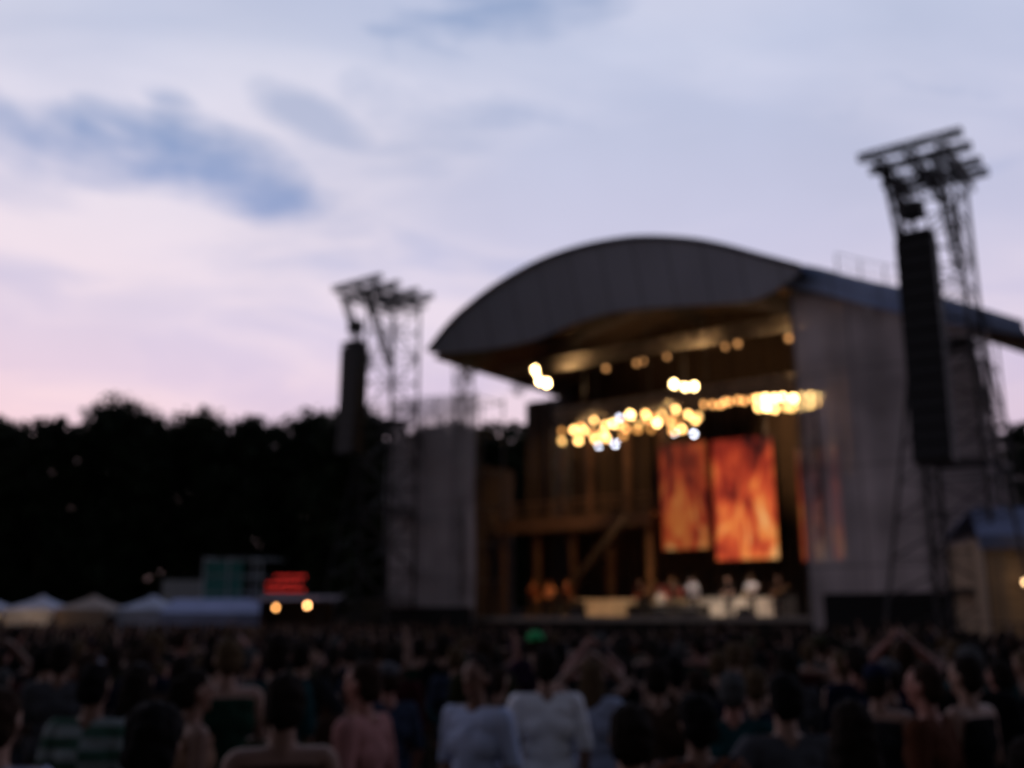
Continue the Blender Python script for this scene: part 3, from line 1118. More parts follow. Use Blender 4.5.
def person_parts(pose, sit=False, wide=0.0):
    """labelled tapered limbs: (label, a, b, ra, rb)"""
    P = []
    v = Vector
    for sx in (-1, 1):
        if sit:
            hip, kn, an, toe = v((sx * .10, 0, .58)), v((sx * .22, .40, .56)), v((sx * .24, .42, .10)), v((sx * .27, .60, .04))
        else:
            hip, kn, an, toe = v((sx * .095, 0, .92)), v((sx * (.10 + wide * .6), .025, .50)), v((sx * (.10 + wide), -.02, .09)), v((sx * (.125 + wide), .16, .035))
        P += [('thigh', hip, kn, .088, .058), ('shin', kn, kn.lerp(an, .35), .056, .056), ('shin', kn.lerp(an, .35), an, .056, .038),
              ('foot', an + v((0, -.03, -.04)), toe, .042, .034)]
    dz = -.36 if sit else 0.0
    P += [('pelvis', v((-.07, -.01, .96 + dz)), v((.07, -.01, .96 + dz)), .115, .115), ('torso', v((-.055, 0, 1.10 + dz)), v((.055, 0, 1.10 + dz)), .098, .098),
          ('torso', v((-.075, 0, 1.26 + dz)), v((.075, 0, 1.26 + dz)), .112, .112), ('torso', v((-.10, -.005, 1.36 + dz)), v((.10, -.005, 1.36 + dz)), .088, .088),
          ('torso', v((-.175, -.01, 1.415 + dz)), v((.175, -.01, 1.415 + dz)), .058, .058), ('torso', v((0, 0, 1.0 + dz)), v((0, 0, 1.3 + dz)), .11, .115),
          ('neck', v((0, -.015, 1.40 + dz)), v((0, .005, 1.56 + dz)), .060, .054)]
    for sx, (el, wr) in zip((-1, 1), pose):
        sh, el, wr = v((sx * .19, -.01, 1.405 + dz)), v(el) + v((0, 0, dz)), v(wr) + v((0, 0, dz))
        d = (wr - el).normalized()
        P += [('upper', sh, el, .056, .042), ('fore', el, el.lerp(wr, .3), .042, .043), ('fore', el.lerp(wr, .3), wr, .043, .028)]
        inner = v((-sx, 0, 0))
        side = d.cross(inner)
        if side.length < .2:
            side = v((0, 1, 0))
        side.normalize()
        pn = side.cross(d).normalized()          # palm faces pn or -pn
        if pn.dot(inner) < 0:
            pn = -pn
        pe = wr + d * .085
        P += [('hand', wr + side * .018, pe + side * .024, .020, .019), ('hand', wr - side * .018, pe - side * .024, .020, .019)]
        for k, (o, ln) in enumerate(((.036, .070), (.013, .080), (-.011, .076), (-.034, .060))):
            b0 = pe + side * o
            m1 = b0 + (d * .92 + pn * .3).normalized() * ln * .55
            m2 = m1 + (d * .6 + pn * .8).normalized() * ln * .5
            P += [('hand', b0 - d * .02, m1, .0105, .0095), ('hand', m1, m2, .0095, .008)]
        th = wr + d * .03 + side * .03
        t1 = th + (side * .8 + d * .6 + pn * .25).normalized() * .045
        P += [('hand', th, t1, .013, .011), ('hand', t1, t1 + (d * .9 + side * .2 + pn * .3).normalized() * .032, .011, .009)]
    return P, dz

def remesh_mesh(me, voxel, smooth_it=3):
    o = bpy.data.objects.new('tmp', me)
    C.objects.link(o)
    m = o.modifiers.new('r', 'REMESH')
    m.mode = 'VOXEL'
    m.voxel_size = voxel
    m2 = o.modifiers.new('s', 'SMOOTH')
    m2.factor = .5
    m2.iterations = smooth_it
    bpy.context.view_layer.update()
    dg = bpy.context.evaluated_depsgraph_get()
    out = bpy.data.meshes.new_from_object(o.evaluated_get(dg))
    bpy.data.objects.remove(o)
    out.polygons.foreach_set('use_smooth', [True] * len(out.polygons))
    return out

def capsule(mb, a, b, ra, rb, sub=2):
    mb.ell(a, (ra, ra, ra), sub)
    if (b - a).length > 1e-4:
        mb.ell(b, (rb, rb, rb), sub)
        mb.bar(a, b, ra, 12, rb)

HC = Vector((0, .012, 1.655))
def body_mesh(parts, dz, voxel=.0125):
    mb = MB()
    for lab, a, b, ra, rb in parts:
        capsule(mb, a, b, ra, rb)
    Z = Vector((0, 0, dz))
    mb.ell(HC + Z, (.076, .096, .102), 3)
    mb.ell(Vector((0, .040, 1.60)) + Z, (.056, .062, .072), 3)
    mb.ell(Vector((0, .082, 1.545)) + Z, (.026, .022, .022), 2)
    mb.bar(Vector((0, .098, 1.655)) + Z, Vector((0, .118, 1.615)) + Z, .010, 8, .016)
    mb.ell(Vector((0, .114, 1.612)) + Z, (.018, .014, .012), 2)
    for sx in (-1, 1):
        mb.ell(Vector((sx * .078, .0, 1.63)) + Z, (.014, .022, .034), 2)
        mb.ell(Vector((sx * .03, .088, 1.675)) + Z, (.024, .016, .010), 2)     # brow
    me = mb.mesh('b')
    return remesh_mesh(me, voxel)

def part_label(p, parts):
    best, bl = 9, None
    for lab, a, b, ra, rb in parts:
        if (p - a).length_squared > .5 and (p - b).length_squared > .5:
            continue
        d = seg_d(p, a, b, ra, rb)
        if d < best:
            best, bl = d, lab
    return bl

def cloth(body, labels, keep, off, name, zmin=-9, zmax=9, fold=.004, seed=0):
    """garment: the body's own surface over the kept limbs, let out a little, with folds"""
    bm = bmesh.new()
    bm.from_mesh(body)
    bm.faces.ensure_lookup_table()
    kill = []
    for f in bm.faces:
        c = f.calc_center_median()
        if labels[f.index] not in keep or c.z < zmin or c.z > zmax:
            kill.append(f)
    bmesh.ops.delete(bm, geom=kill, context='FACES')
    bm.normal_update()
    for v in bm.verts:
        f = noise.noise(v.co * 9 + Vector((seed, 0, 0))) + .5 * noise.noise(v.co * 23)
        v.co += v.normal * (off + fold * f)
    bmesh.ops.smooth_vert(bm, verts=[v for v in bm.verts if v.is_boundary], factor=.5, use_axis_x=True, use_axis_y=True, use_axis_z=True)
    me = bpy.data.meshes.new(name)
    bm.to_mesh(me)
    bm.free()
    me.polygons.foreach_set('use_smooth', [True] * len(me.polygons))
    return me

def hair_meshes(dz):
    Z = Vector((0, 0, dz))
    H = {}
    def mk(ells, vox=.012):
        mb = MB()
        for c, r in ells:
            mb.ell(Vector(c) + Z, r, 3)
        me = remesh_mesh(mb.mesh('h'), vox, 2)
        for v in me.vertices:
            p = v.co
            k = noise.noise(Vector((p.x * 70, p.y * 70, p.z * 16))) * .010 + noise.noise(p * 24) * .013
            v.co = p + v.normal * k
        return me
    cap = ((0, -.012, 1.682), (.085, .098, .092))
    back = ((0, -.042, 1.63), (.088, .066, .095))
    H['short'] = mk([cap, back])
    H['full'] = mk([((0, -.012, 1.69), (.098, .106, .098)), ((0, -.05, 1.62), (.092, .068, .10))])
    H['long'] = mk([cap, back, ((0, -.062, 1.50), (.10, .042, .19)), ((-.075, -.01, 1.56), (.025, .045, .13)), ((.075, -.01, 1.56), (.025, .045, .13))])
    H['tail'] = mk([cap, back, ((0, -.112, 1.69), (.03, .03, .03)), ((0, -.128, 1.60), (.028, .026, .10))])
    mb = MB()
    mb.ell(Vector((0, -.005, 1.69)) + Z, (.092, .108, .085), 3)
    for f in [f for f in mb.bm.faces if f.calc_center_median().z < 1.675 + dz]:
        mb.bm.faces.remove(f)
    for v in [v for v in mb.bm.verts if not v.link_faces]:
        mb.bm.verts.remove(v)
    H['cap'] = mb.mesh('cap', True)
    mb = MB()
    pts = [Vector((.08 * math.cos(a), .075 + .10 * math.sin(a), 1.682 - .02 * math.sin(a))) + Z for a in [PI * i / 10 for i in range(11)]]
    mb.slab(pts, (0, 0, .006))
    H['brim'] = mb.mesh('brim')
    return H
HAIR = hair_meshes(0)
HAIR_SIT = None

POSES = {
    'rest': (((-.255, -.04, 1.13), (-.255, .06, .885)), ((.255, -.04, 1.13), (.255, .06, .885))),
    'clasp': (((-.25, .0, 1.14), (-.08, .20, 1.03)), ((.25, .0, 1.14), (.08, .21, 1.04))),
    'wave': (((-.255, -.04, 1.13), (-.255, .06, .885)), ((.36, .08, 1.56), (.32, .10, 1.81))),
    'clap': (((-.32, .12, 1.53), (-.09, .17, 1.75)), ((.32, .12, 1.53), (.09, .18, 1.76))),
    'hips': (((-.40, -.09, 1.17), (-.215, .05, 1.03)), ((.40, -.09, 1.17), (.215, .05, 1.03))),
    'guitar': (((-.33, .04, 1.17), (-.44, .25, 1.21)), ((.33, -.06, 1.16), (.12, .20, 1.04))),
    'sing': (((-.255, -.04, 1.13), (-.255, .06, .885)), ((.27, .13, 1.21), (.06, .27, 1.42))),
    'keys': (((-.26, .02, 1.14), (-.17, .30, 1.06)), ((.26, .02, 1.14), (.17, .30, 1.06))),
    'drum': (((-.30, .08, 1.17), (-.18, .34, 1.18)), ((.30, .08, 1.17), (.20, .32, 1.30))),
}
KIT = {}
def kit(pose):
    if pose in KIT:
        return KIT[pose]
    sit = pose == 'drum'
    parts, dz = person_parts(POSES[pose], sit, .07 if pose in ('guitar', 'sing') else .0)
    me = body_mesh(parts, dz)
    labels = []
    for f in me.polygons:
        c = Vector(f.center)
        if c.z > 1.50 + dz and (c - Vector((0, .02, 1.64 + dz))).length < .17 and abs(c.x) < .1:
            labels.append('head')
        else:
            labels.append(part_label(c, parts))
    # eyes and lips are colours of the face's own skin surface
    Z = Vector((0, 0, dz))
    idx = []
    for f, lab in zip(me.polygons, labels):
        k = 0
        c = Vector(f.center) - Z
        if lab == 'head' and c.y > .05:
            if min((c - Vector((sx * .031, .093, 1.655))).length for sx in (-1, 1)) < .015:
                k = 1
            elif abs(c.z - 1.575) < .009 and abs(c.x) < .024:
                k = 2
        idx.append(k)
    me.polygons.foreach_set('material_index', idx)
    T = dict(body=me)
    T['tee'] = cloth(me, labels, ('torso', 'upper', 'pelvis'), .016, 'shirt', .90 + dz, 1.462 + dz, .006, 1)
    T['long'] = cloth(me, labels, ('torso', 'upper', 'pelvis', 'fore'), .018, 'jacket', .86 + dz, 1.475 + dz, .009, 5)
    T['tank'] = cloth(me, labels, ('torso', 'pelvis'), .014, 'tank_top', .92 + dz, 1.40 + dz, .005, 9)
    T['trousers'] = cloth(me, labels, ('pelvis', 'thigh', 'shin'), .010, 'trousers', .07, 1.0 + dz, .004, 3)
    T['shoe'] = cloth(me, labels, ('foot',), .008, 'shoes', -1, .12, 0, 0)
    T['dz'] = dz
    KIT[pose] = T
    return T

M_skin = [mat('skin_fair', (.27, .155, .115), .55, var=.1), mat('skin_tan', (.19, .10, .07), .55, var=.1), mat('skin_ruddy', (.30, .13, .10), .55, var=.1)]
M_eye = mat('eye', (.02, .018, .016), .2, var=.1)
M_lip = mat('lip', (.25, .09, .08), .5, var=.1)
HCOL = {'black': (.006, .005, .005), 'dark brown': (.012, .008, .006), 'brown': (.024, .013, .008), 'fair': (.075, .048, .026), 'grey': (.06, .06, .06)}
TCOL = {'black': (.010, .010, .011), 'charcoal': (.026, .026, .029), 'navy': (.012, .016, .040), 'maroon': (.055, .014, .016), 'dark green': (.012, .042, .026),
        'brown': (.060, .034, .022), 'rust': (.10, .035, .018), 'grey': (.10, .10, .11), 'slate blue': (.045, .06, .10), 'dark purple': (.034, .018, .044), 'olive': (.040, .042, .020), 'teal': (.014, .06, .066)}
MH = {k: mat('hair_' + k.replace(' ', '_'), v, .85, var=.3, scale=30, spec=.08) for k, v in HCOL.items()}
MT = {k: mat('cloth_' + k.replace(' ', '_'), [c * .7 for c in v], .95, var=.18, scale=9, spec=.05) for k, v in TCOL.items()}
def cloth_mat(name, col, **kw):
    MT[name] = mat('cloth_' + name.replace(' ', '_'), col, .9, **({'var': .12, 'scale': 9} | kw))
cloth_mat('white', (.78, .78, .82))
cloth_mat('pale blue', (.42, .48, .66))
cloth_mat('powder blue', (.30, .34, .46))
cloth_mat('dusty pink', (.30, .13, .12))
cloth_mat('bright green', (.02, .34, .10))
cloth_mat('tan', (.24, .13, .08))
# two woven patterns
def pattern(name, a, b, sx, sz):
    m = bpy.data.materials.new('cloth_' + name)
    m.use_nodes = True
    nt = m.node_tree
    bs = nt.nodes['Principled BSDF']
    bs.inputs['Roughness'].default_value = .9
    tc = nt.nodes.new('ShaderNodeTexCoord')
    mp = nt.nodes.new('ShaderNodeMapping')
    mp.inputs['Scale'].default_value = (sx, .01, sz)
    ck = nt.nodes.new('ShaderNodeTexChecker')
    ck.inputs['Scale'].default_value = 1
    ck.inputs[1].default_value = (*a, 1)
    ck.inputs[2].default_value = (*b, 1)
    nt.links.new(tc.outputs['Object'], mp.inputs[0])
    nt.links.new(mp.outputs[0], ck.inputs[0])
    nt.links.new(ck.outputs[0], bs.inputs['Base Color'])
    MT[name.replace('_', ' ')] = m
pattern('orange_check', (.16, .045, .015), (.03, .014, .012), 22, 22)
pattern('green_striped', (.02, .07, .045), (.20, .24, .24), .01, 16)
M_shoe = mat('shoe_leather', (.02, .018, .016), .6)
M_denim = [mat('denim', (.030, .040, .070), .9), mat('dark_trousers', (.015, .015, .017), .9), mat('khaki_trousers', (.10, .08, .05), .9)]
def slot(o, m, n=0):
    while len(o.data.materials) <= n:
        o.data.materials.append(None)
    o.material_slots[n].link = 'OBJECT'
    o.material_slots[n].material = m
for me_ in HAIR.values():
    me_.materials.append(None)

def person(loc, rz, pose, top, topcol, style, hcol, skin, label, group, height=1.0, wide=1.0, cap=None, trousers=None):
    K = kit(pose)
    b = bpy.data.objects.new('person', K['body'])
    C.objects.link(b)
    for i, m in enumerate((M_skin[skin], M_eye, M_lip)):
        slot(b, m, i)
    b.location = loc
    b.rotation_euler = (0, 0, rz)
    b.scale = (height * wide, height * wide, height)
    tag(b, label, 'person', group)
    def child(name, me, m):
        c = bpy.data.objects.new(name, me)
        C.objects.link(c)
        slot(c, m)
        c.parent = b
        return c
    child({'tee': 'shirt', 'long': 'jacket', 'tank': 'tank_top'}[top], K[top], MT[topcol])
    child('trousers', K['trousers'], trousers or random.choice(M_denim))
    child('shoes', K['shoe'], M_shoe)
    z = K['dz']
    if style:
        h = child('hair', HAIR[style], MH[hcol])
        h.location.z = z
    if cap:
        c = child('cap', HAIR['cap'], MT[cap])
        c.location.z = z + .006
        d = bpy.data.objects.new('brim', HAIR['brim'])
        C.objects.link(d)
        slot(d, MT[cap])
        d.parent = c
    return b

def facing(x, y, tx=6.5, ty=50.0):
    return math.atan2(ty - y, tx - x) - PI / 2
MAIN = [  # px, distance, pose, top, colour, hair, hair colour, skin, height, turn, label, cap
    (545, 7.2, 'rest', 'tee', 'white', 'short', 'dark brown', 0, 1.02, .25, 'person in a bright white T-shirt below the lit stage floor', None),
    (478, 6.5, 'rest', 'tee', 'pale blue', 'short', 'dark brown', 1, 1.0, 2.7, 'person in a pale blue shirt turned round towards us, beside the white T-shirt', None),
    (590, 7.9, 'clasp', 'long', 'powder blue', 'long', 'fair', 0, .96, -.2, 'person with long fair hair in a powder blue jacket next to the white T-shirt', None),
    (368, 5.9, 'rest', 'tee', 'dusty pink', 'short', 'brown', 2, 1.0, 1.35, 'ruddy person in a dusty pink T-shirt seen from the side', None),
    (18, 4.1, 'rest', 'tee', 'powder blue', 'short', 'brown', 0, .98, .2, 'person in a powder blue T-shirt at the outer edge of the crowd', None),
    (108, 5.9, 'rest', 'tee', 'green striped', 'short', 'black', 1, .99, .1, 'person in a green and white striped shirt', None),
    (170, 3.5, 'rest', 'long', 'black', 'full', 'black', 1, .97, .15, 'person with thick black hair and black jacket close to the camera below the box truck', None),
    (205, 6.0, 'rest', 'tank', 'tan', 'tail', 'dark brown', 1, .97, -.8, 'bare-armed person with a ponytail and tan tank top', None),
    (292, 4.5, 'rest', 'tank', 'brown', 'short', 'dark brown', 1, 1.0, .5, 'bare-shouldered person in a brown tank top below the red light board', None),
    (626, 4.0, 'rest', 'long', 'dark green', 'short', 'dark brown', 0, .95, .1, 'person in a dark green jacket in front of the stage centre, low in the crowd', None),
    (690, 4.9, 'clasp', 'tee', 'orange check', 'full', 'black', 1, .93, .3, 'person with thick black hair in an orange checked shirt', None),
    (912, 6.0, 'rest', 'tee', 'rust', 'short', 'brown', 2, .99, .9, 'ruddy person in a rust T-shirt below the nearer speaker tower', None),
    (535, 11.5, 'rest', 'tee', 'dark purple', 'short', 'brown', 0, 1.05, .1, 'person in a bright green cap just under the stage front', 'bright green'),
    (775, 5.2, 'hips', 'tee', 'grey', 'short', 'black', 0, .98, .2, 'person with black hair in a grey T-shirt, hands on hips', None),
    (838, 4.2, 'rest', 'long', 'slate blue', 'long', 'dark brown', 1, .95, .1, 'person with long dark hair in a slate blue jacket close to the camera', None),
]
placed = []
for px, D, pose, top, tc_, hs, hc, sk, ht, turn, lab, cap in MAIN:
    x = (px - 512) / 1000 * D * .99
    person((x, D, 0), facing(x, D) + turn, pose, top, tc_, hs, hc, sk, lab, 'people in the crowd', ht, 1.0, cap)
    placed.append((x, D, px))
rnd = random.Random(21)
combos = set()
STY = {'short': 'short %s hair', 'full': 'thick %s hair', 'long': 'long %s hair', 'tail': '%s ponytail'}
POSEW = {'rest': '', 'clasp': ', hands clasped in front', 'wave': ', one arm raised', 'clap': ', clapping overhead', 'hips': ', hands on hips'}
cols = ['black', 'black', 'charcoal', 'charcoal', 'navy', 'navy', 'maroon', 'dark green', 'brown', 'brown', 'rust', 'grey', 'slate blue', 'dark purple', 'olive', 'teal']
D = 2.9
while D < 15.5:
    hw = D * .53 + .4
    x = -hw + rnd.uniform(0, .5)
    while x < hw:
        xx, yy = x + rnd.uniform(-.14, .14), D + rnd.uniform(-.2, .2)
        px = 512 + 1000 * xx / yy
        ok = all((xx - a) ** 2 + (yy - b) ** 2 > .46 ** 2 for a, b, _ in placed)
        for a, b, q in placed[:len(MAIN)]:
            if yy < b and b < 9 and abs(px - q) < 34 + 190 / yy:
                ok = False
            if yy < b and b > 9 and abs(px - q) < 30 and yy > 6:
                ok = False
        if ok and rnd.random() < .70 + .5 * noise.noise(Vector((xx * .6, yy * .5, 2))) + .12:
            for _ in range(200):
                pose = rnd.choice(['rest'] * 7 + ['clasp'] * 3 + ['hips'] + (['wave', 'clap'] if yy > 9 and rnd.random() < .22 else []))
                top = rnd.choice(['tee', 'tee', 'long', 'tank'])
                col = rnd.choice(cols)
                hs = rnd.choice(['short', 'short', 'short', 'full', 'long', 'long', 'tail'])
                hc = rnd.choice(['black', 'dark brown', 'dark brown', 'brown', 'fair', 'grey'])
                if hs != 'short' and hc == 'grey':
                    continue
                cap = None if pose != 'rest' else rnd.choice(['navy', 'charcoal', 'maroon', 'olive', 'grey']) if hs == 'short' and rnd.random() < .25 else None
                key = (pose, top, col, hs, hc, cap)
                if key not in combos:
                    combos.add(key)
                    break
            lab = 'person with %s in a %s %s' % (STY[hs] % hc, col, {'tee': 'T-shirt', 'long': 'jacket', 'tank': 'tank top'}[top])
            lab += POSEW[pose]
            if cap:
                lab += (' and' if POSEW[pose] == '' else ',') + ' a %s cap' % cap
            ht = rnd.gauss(.975, .05)
            if hs in ('long', 'tail'):
                ht -= .045
            person((xx, yy, 0), facing(xx, yy) + rnd.gauss(0, .35), pose, top, col, hs, hc, rnd.choice([0, 0, 1, 2]), lab, 'people in the crowd', min(1.06, ht), rnd.uniform(.95, 1.06), cap)
            placed.append((xx, yy, px))
        x += rnd.uniform(.62, .84)
    D += .68
print('PEOPLE', len(placed))

# the far crowd, past counting, as one mass up to the stage barrier
def far_crowd():
    import numpy as np
    protos = []
    for pose in ('rest', 'clasp', 'wave', 'clap'):
        parts, dz = person_parts(POSES[pose])
        me = body_mesh(parts, dz, .045)
        n = len(me.vertices)
        co = np.empty(n * 3, np.float32)
        me.vertices.foreach_get('co', co)
        faces, mi = [], []
        for f in me.polygons:
            faces.append(tuple(f.vertices))
            c = Vector(f.center)
            if c.z > 1.53 and abs(c.x) < .12:
                mi.append(1 if (c.z > 1.70 or c.y < .015) else 0)
            else:
                l = part_label(c, parts)
                mi.append(2 if l in ('torso', 'upper', 'neck') and c.z < 1.47 else 3 if l in ('pelvis', 'thigh', 'shin', 'foot') else 0)
        protos.append((co.reshape(-1, 3), faces, mi))
    tops = ['black', 'charcoal', 'navy', 'maroon', 'brown', 'dark green', 'grey', 'slate blue', 'rust', 'pale blue']
    mats = [M_skin[0], MH['dark brown'], M_denim[0]] + [MT[t] for t in tops] + [MH['fair']]
    vs, fs, ms = [], [], []
    off = 0
    r = random.Random(8)
    D = 15.8
    while D < 49:
        hw = D * .53 + 1
        x = -hw
        while x < hw:
            xx, yy = x + r.uniform(-.3, .3), D + r.uniform(-.35, .35)
            # stay in front of the barrier line of the stage and short of the tents
            s_ = .8 * (xx - ORG.x) - .6 * (yy - ORG.y)
            t_ = .6 * (xx - ORG.x) + .8 * (yy - ORG.y)
            if t_ < -6.5 and not (xx > 13 and yy > 30):
                co, faces, mi = r.choice(protos) if r.random() < .12 else protos[r.choice((0, 0, 1))]
                a = facing(xx, yy) + r.gauss(0, .3)
                h = r.gauss(.98, .04)
                ca, sa = math.cos(a), math.sin(a)
                p = co * h
                q = np.stack([p[:, 0] * ca - p[:, 1] * sa + xx, p[:, 0] * sa + p[:, 1] * ca + yy, p[:, 2]], 1)
                vs.append(q)
                t = 3 + r.choice((0, 0, 1, 1, 2, 2, 3, 4, 4, 5, 6, 7, 8, 9))
                hcol = 13 if r.random() < .15 else 1
                for f, m in zip(faces, mi):
                    fs.append([i + off for i in f])
                    ms.append(0 if m == 0 else hcol if m == 1 else t if m == 2 else 2)
                off += len(co)
            x += r.uniform(.7, 1.05)
        D += .85
    me = bpy.data.meshes.new('crowd')
    me.from_pydata(np.concatenate(vs).tolist(), [], fs)
    for m in mats:
        me.materials.append(m)
    me.polygons.foreach_set('material_index', ms)
    me.polygons.foreach_set('use_smooth', [True] * len(fs))
    o = bpy.data.objects.new('crowd', me)
    C.objects.link(o)
    o['kind'] = 'stuff'
    tag(o, 'dark far mass of the audience reaching up to the stage front', 'crowd')
    print('CROWD FACES', len(fs))
far_crowd()

# ------------------------------------------------------------------ the band
def on_stage(s, t, h=0.0):
    return W(s, t, DECK + h)
OUT = SRZ + PI          # facing the audience
BAND = [
    (7.4, 2.6, 'sing', 'tee', 'rust', 'short', 'dark brown', 'musician at the far end of the orange-lit trio', 0),
    (8.5, 2.5, 'clasp', 'tee', 'tan', 'full', 'brown', 'middle musician of the orange-lit trio', .1),
    (9.6, 2.6, 'sing', 'tee', 'rust', 'long', 'dark brown', 'long-haired musician nearest the lit floor in the orange trio', -.1),
    (13.4, 3.6, 'guitar', 'tee', 'maroon', 'short', 'black', 'guitarist in a maroon shirt left of the drum riser', .2),
    (17.0, 2.4, 'sing', 'long', 'white', 'short', 'dark brown', 'singer in a white jacket at the microphone in mid stage', 0),
    (18.4, 3.4, 'keys', 'tee', 'black', 'long', 'brown', 'musician in black at the keyboard', -.1),
    (19.9, 2.6, 'guitar', 'tee', 'white', 'full', 'fair', 'guitarist in a white shirt near the mesh wing', -.15),
    (21.0, 3.2, 'guitar', 'tee', 'brown', 'short', 'brown', 'bass player in a brown shirt beside the white-shirted guitarist', -.1),
]
for s, t, pose, top, col, hs, hc, lab, dr in BAND:
    person(on_stage(s, t), OUT + dr, pose, top, col, hs, hc, 0, lab, 'musicians on the stage', 1.03, 1.0, None, M_denim[1])
# drummer on a stool
person(on_stage(14.2, 5.7, .6), OUT, 'drum', 'tee', 'grey', 'short', 'brown', 0, 'seated drummer behind the drum kit', 'musicians on the stage', 1.0, 1.0, None, M_denim[1])
st = thing('drum_stool', 'round black stool under the drummer', 'stool', on_stage(14.2, 5.7, .6), OUT)
MB().bar((0, -.02, .40), (0, -.02, .475), .17, 16).build('seat', M_black, st)
mb = MB()
mb.bar((0, -.02, .12), (0, -.02, .4), .025, 8)
for k in range(3):
    a = k * 2.1
    mb.bar((0, -.02, .25), (.22 * math.cos(a), -.02 + .22 * math.sin(a), .01), .015, 6)
mb.build('tripod', M_steel, st)
dk = thing('drum_kit', 'drum kit with brass cymbals on the low riser', 'drum kit', on_stage(14.2, 4.7, .6), OUT)
M_drum = mat('drum_shell', (.25, .05, .04), .3)
M_head = mat('drum_head', (.7, .68, .62), .6)
M_brass = mat('cymbal_brass', (.70, .48, .18), .25, .9)
MB().bar((0, -.05, .32), (0, .40, .32), .29, 20).build('bass_drum', M_drum, dk)
MB().bar((0, .405, .32), (0, .415, .32), .275, 20).build('bass_drum_skin', M_head, dk)
for x, y, z, r_, h in ((-.22, -.02, .72, .15, .22), (.22, -.02, .72, .16, .24), (-.62, -.45, .45, .21, .36), (.55, -.5, .55, .18, .15)):
    o = MB().bar((x, y, z), (x, y, z + h), r_, 18).build('drum', M_drum, dk)
    MB().bar((x, y, z + h + .002), (x, y, z + h + .012), r_ * .97, 18).build('skin', M_head, o)
for x, y, z in ((-.62, .05, 1.15), (.62, .05, 1.2), (.85, -.4, 1.0)):
    o = MB().bar((x, y, z), (x, y, z + .04), .24, 20, .03).build('cymbal', M_brass, dk)
    mb = MB().bar((x, y, 0), (x, y, z), .013, 6)
    for k in range(3):
        mb.bar((x, y, .28), (x + .2 * math.cos(k * 2.1), y + .2 * math.sin(k * 2.1), .01), .011, 5)
    mb.build('stand', M_steel, o)
# guitars held by their players
def guitar(s, t, rz, col, label):
    r = thing('electric_guitar', label, 'guitar', on_stage(s, t), rz, 'guitars')
    mb = MB()
    # player's left hand is at -x; the body rests at the right hip
    out = [(.24, .90), (.14, .87), (.06, .93), (-.02, .90), (-.10, .96), (-.11, 1.06), (-.02, 1.09), (.06, 1.07), (.12, 1.10), (.22, 1.05), (.27, .97)]
    mb.slab([(x * 1.0 + .04, .20, z + .01) for x, z in out], (0, .05, 0))
    mb.build('body', mat('guitar_' + col[0], col[1], .25), r)
    mb = MB()
    mb.bar((-.03, .245, 1.03), (-.56, .245, 1.27), .022, 6)
    mb.slab([(-.55, .235, 1.245), (-.70, .235, 1.30), (-.69, .235, 1.36), (-.55, .235, 1.30)], (0, .02, 0))
    mb.build('neck', mat('maple', (.35, .22, .10), .4), r)
    mb = MB()
    mb.bar((.2, .2, 1.05), (.14, .10, 1.47), .012, 5).bar((.14, .10, 1.47), (-.02, -.12, 1.44), .012, 5)
    mb.build('strap', M_black, r)
    for o in r.children:
        o.scale = (1.03,) * 3
guitar(13.4, 3.6, OUT + .2, ('red', (.3, .03, .02)), 'red electric guitar held by the guitarist left of the drum riser')
guitar(19.9, 2.6, OUT - .15, ('cream', (.6, .5, .3)), 'cream electric guitar held by the white-shirted guitarist')
guitar(21.0, 3.2, OUT - .1, ('sunburst', (.2, .08, .02)), 'dark sunburst bass guitar held by the bass player')
def mic_stand(s, t, label):
    r = thing('microphone_stand', label, 'stand', on_stage(s, t), OUT, 'microphone stands')
    mb = MB()
    mb.bar((0, 0, .03), (0, 0, 1.45), .013, 6)
    mb.bar((0, 0, 0), (0, 0, .03), .14, 16, .12)
    mb.build('upright', M_steel, r)
    MB().bar((0, -.02, 1.46), (0, -.16, 1.52), .016, 8, .022).ell((0, -.19, 1.535), (.03, .035, .03)).build('microphone', M_black, r)
mic_stand(7.4, 2.15, 'microphone stand of the far musician in the orange trio')
mic_stand(9.6, 2.15, 'microphone stand of the long-haired musician in the orange trio')
mic_stand(17.0, 1.9, 'microphone stand of the singer in the white jacket')
kb = thing('keyboard', 'black keyboard on a crossed stand in front of the musician in black', 'keyboard', on_stage(18.4, 3.4), OUT - .1)
MB().box(-.6, .6, .28, .58, .92, 1.02).build('case', M_black, kb)
MB().box(-.56, .56, .42, .57, 1.021, 1.03).build('keys', M_head, kb)
mb = MB()
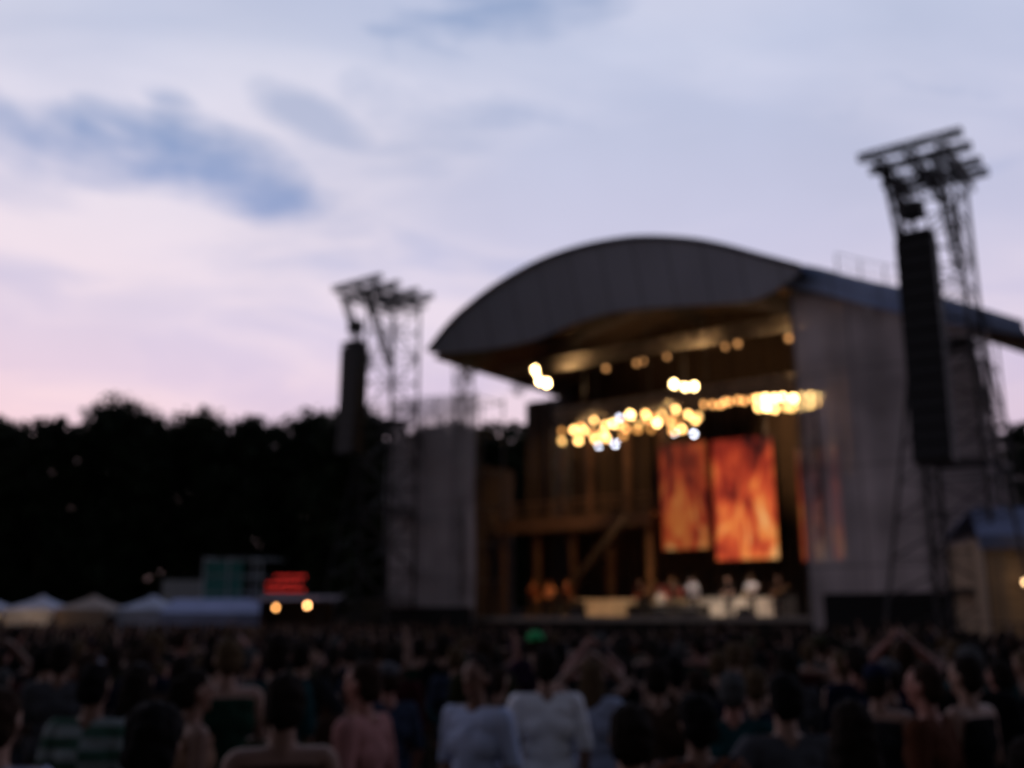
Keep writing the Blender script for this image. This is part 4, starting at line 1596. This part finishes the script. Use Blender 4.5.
for y in (.32, .54):
    mb.bar((-.45, y, .01), (.45, y, .92), .018, 6).bar((.45, y, .01), (-.45, y, .92), .018, 6)
mb.build('stand', M_steel, kb)
# floor monitors and amplifiers
def wedge(s, t, label):
    r = thing('floor_monitor', label, 'monitor', on_stage(s, t), SRZ, 'wedge monitors along the stage front')
    MB().slab([(-.35, -.22, 0), (-.35, .24, 0), (-.35, .20, .16), (-.35, -.08, .40), (-.35, -.22, .36)], (.7, 0, 0)).build('cabinet', M_cab, r)
    MB().slab([(-.3, .21, .165), (-.3, -.055, .395), (.3, -.055, .395), (.3, .21, .165)], (0, .012, .012)).build('grille', M_grille, r)
for s, lab in ((7.9, 'wedge monitor in front of the orange trio'), (11.5, 'wedge monitor alone on the lit floor'), (16.2, 'wedge monitor left of the singer'), (17.8, 'wedge monitor right of the singer'), (20.4, 'wedge monitor before the two guitarists by the wing')):
    wedge(s, .7, lab)
def amp(s, t, label):
    r = thing('amplifier', label, 'amplifier', on_stage(s, t), SRZ, 'amplifiers')
    MB().box(-.38, .38, -.18, .18, .03, .75).build('cabinet', M_cab, r)
    MB().box(-.38, .38, -.15, .15, .76, 1.0).build('amp_head', M_black, r)
    MB().box(-.34, .34, -.195, -.182, .08, .70).build('grille', M_grille, r)
amp(12.6, 5.4, 'amplifier stack behind the maroon-shirted guitarist')
amp(20.6, 5.6, 'amplifier stack behind the white-shirted guitarist')
amp(21.9, 5.6, 'amplifier stack behind the bass player')
# flight cases in the dark under the gallery
for s, t, lab in ((6.2, 6.2, 'black flight case under the gallery, nearer the wing'), (7.8, 6.4, 'black flight case under the gallery, nearer the stairs')):
    r = thing('flight_case', lab, 'case', on_stage(s, t), SRZ, 'flight cases')
    MB().box(-.6, .6, -.3, .3, .12, .85).build('box', M_black, r)
    mb = MB()
    for x in (-.6, .6):
        for y in (-.3, .3):
            mb.box(x - .02, x + .02, y - .02, y + .02, .12, .86)
    mb.build('edge_rails', M_steel, r)
    for x in (-.5, .5):
        for y in (-.22, .22):
            MB().bar((x, y - .02, .06), (x, y + .02, .06), .055, 10).build('caster', M_black, r)
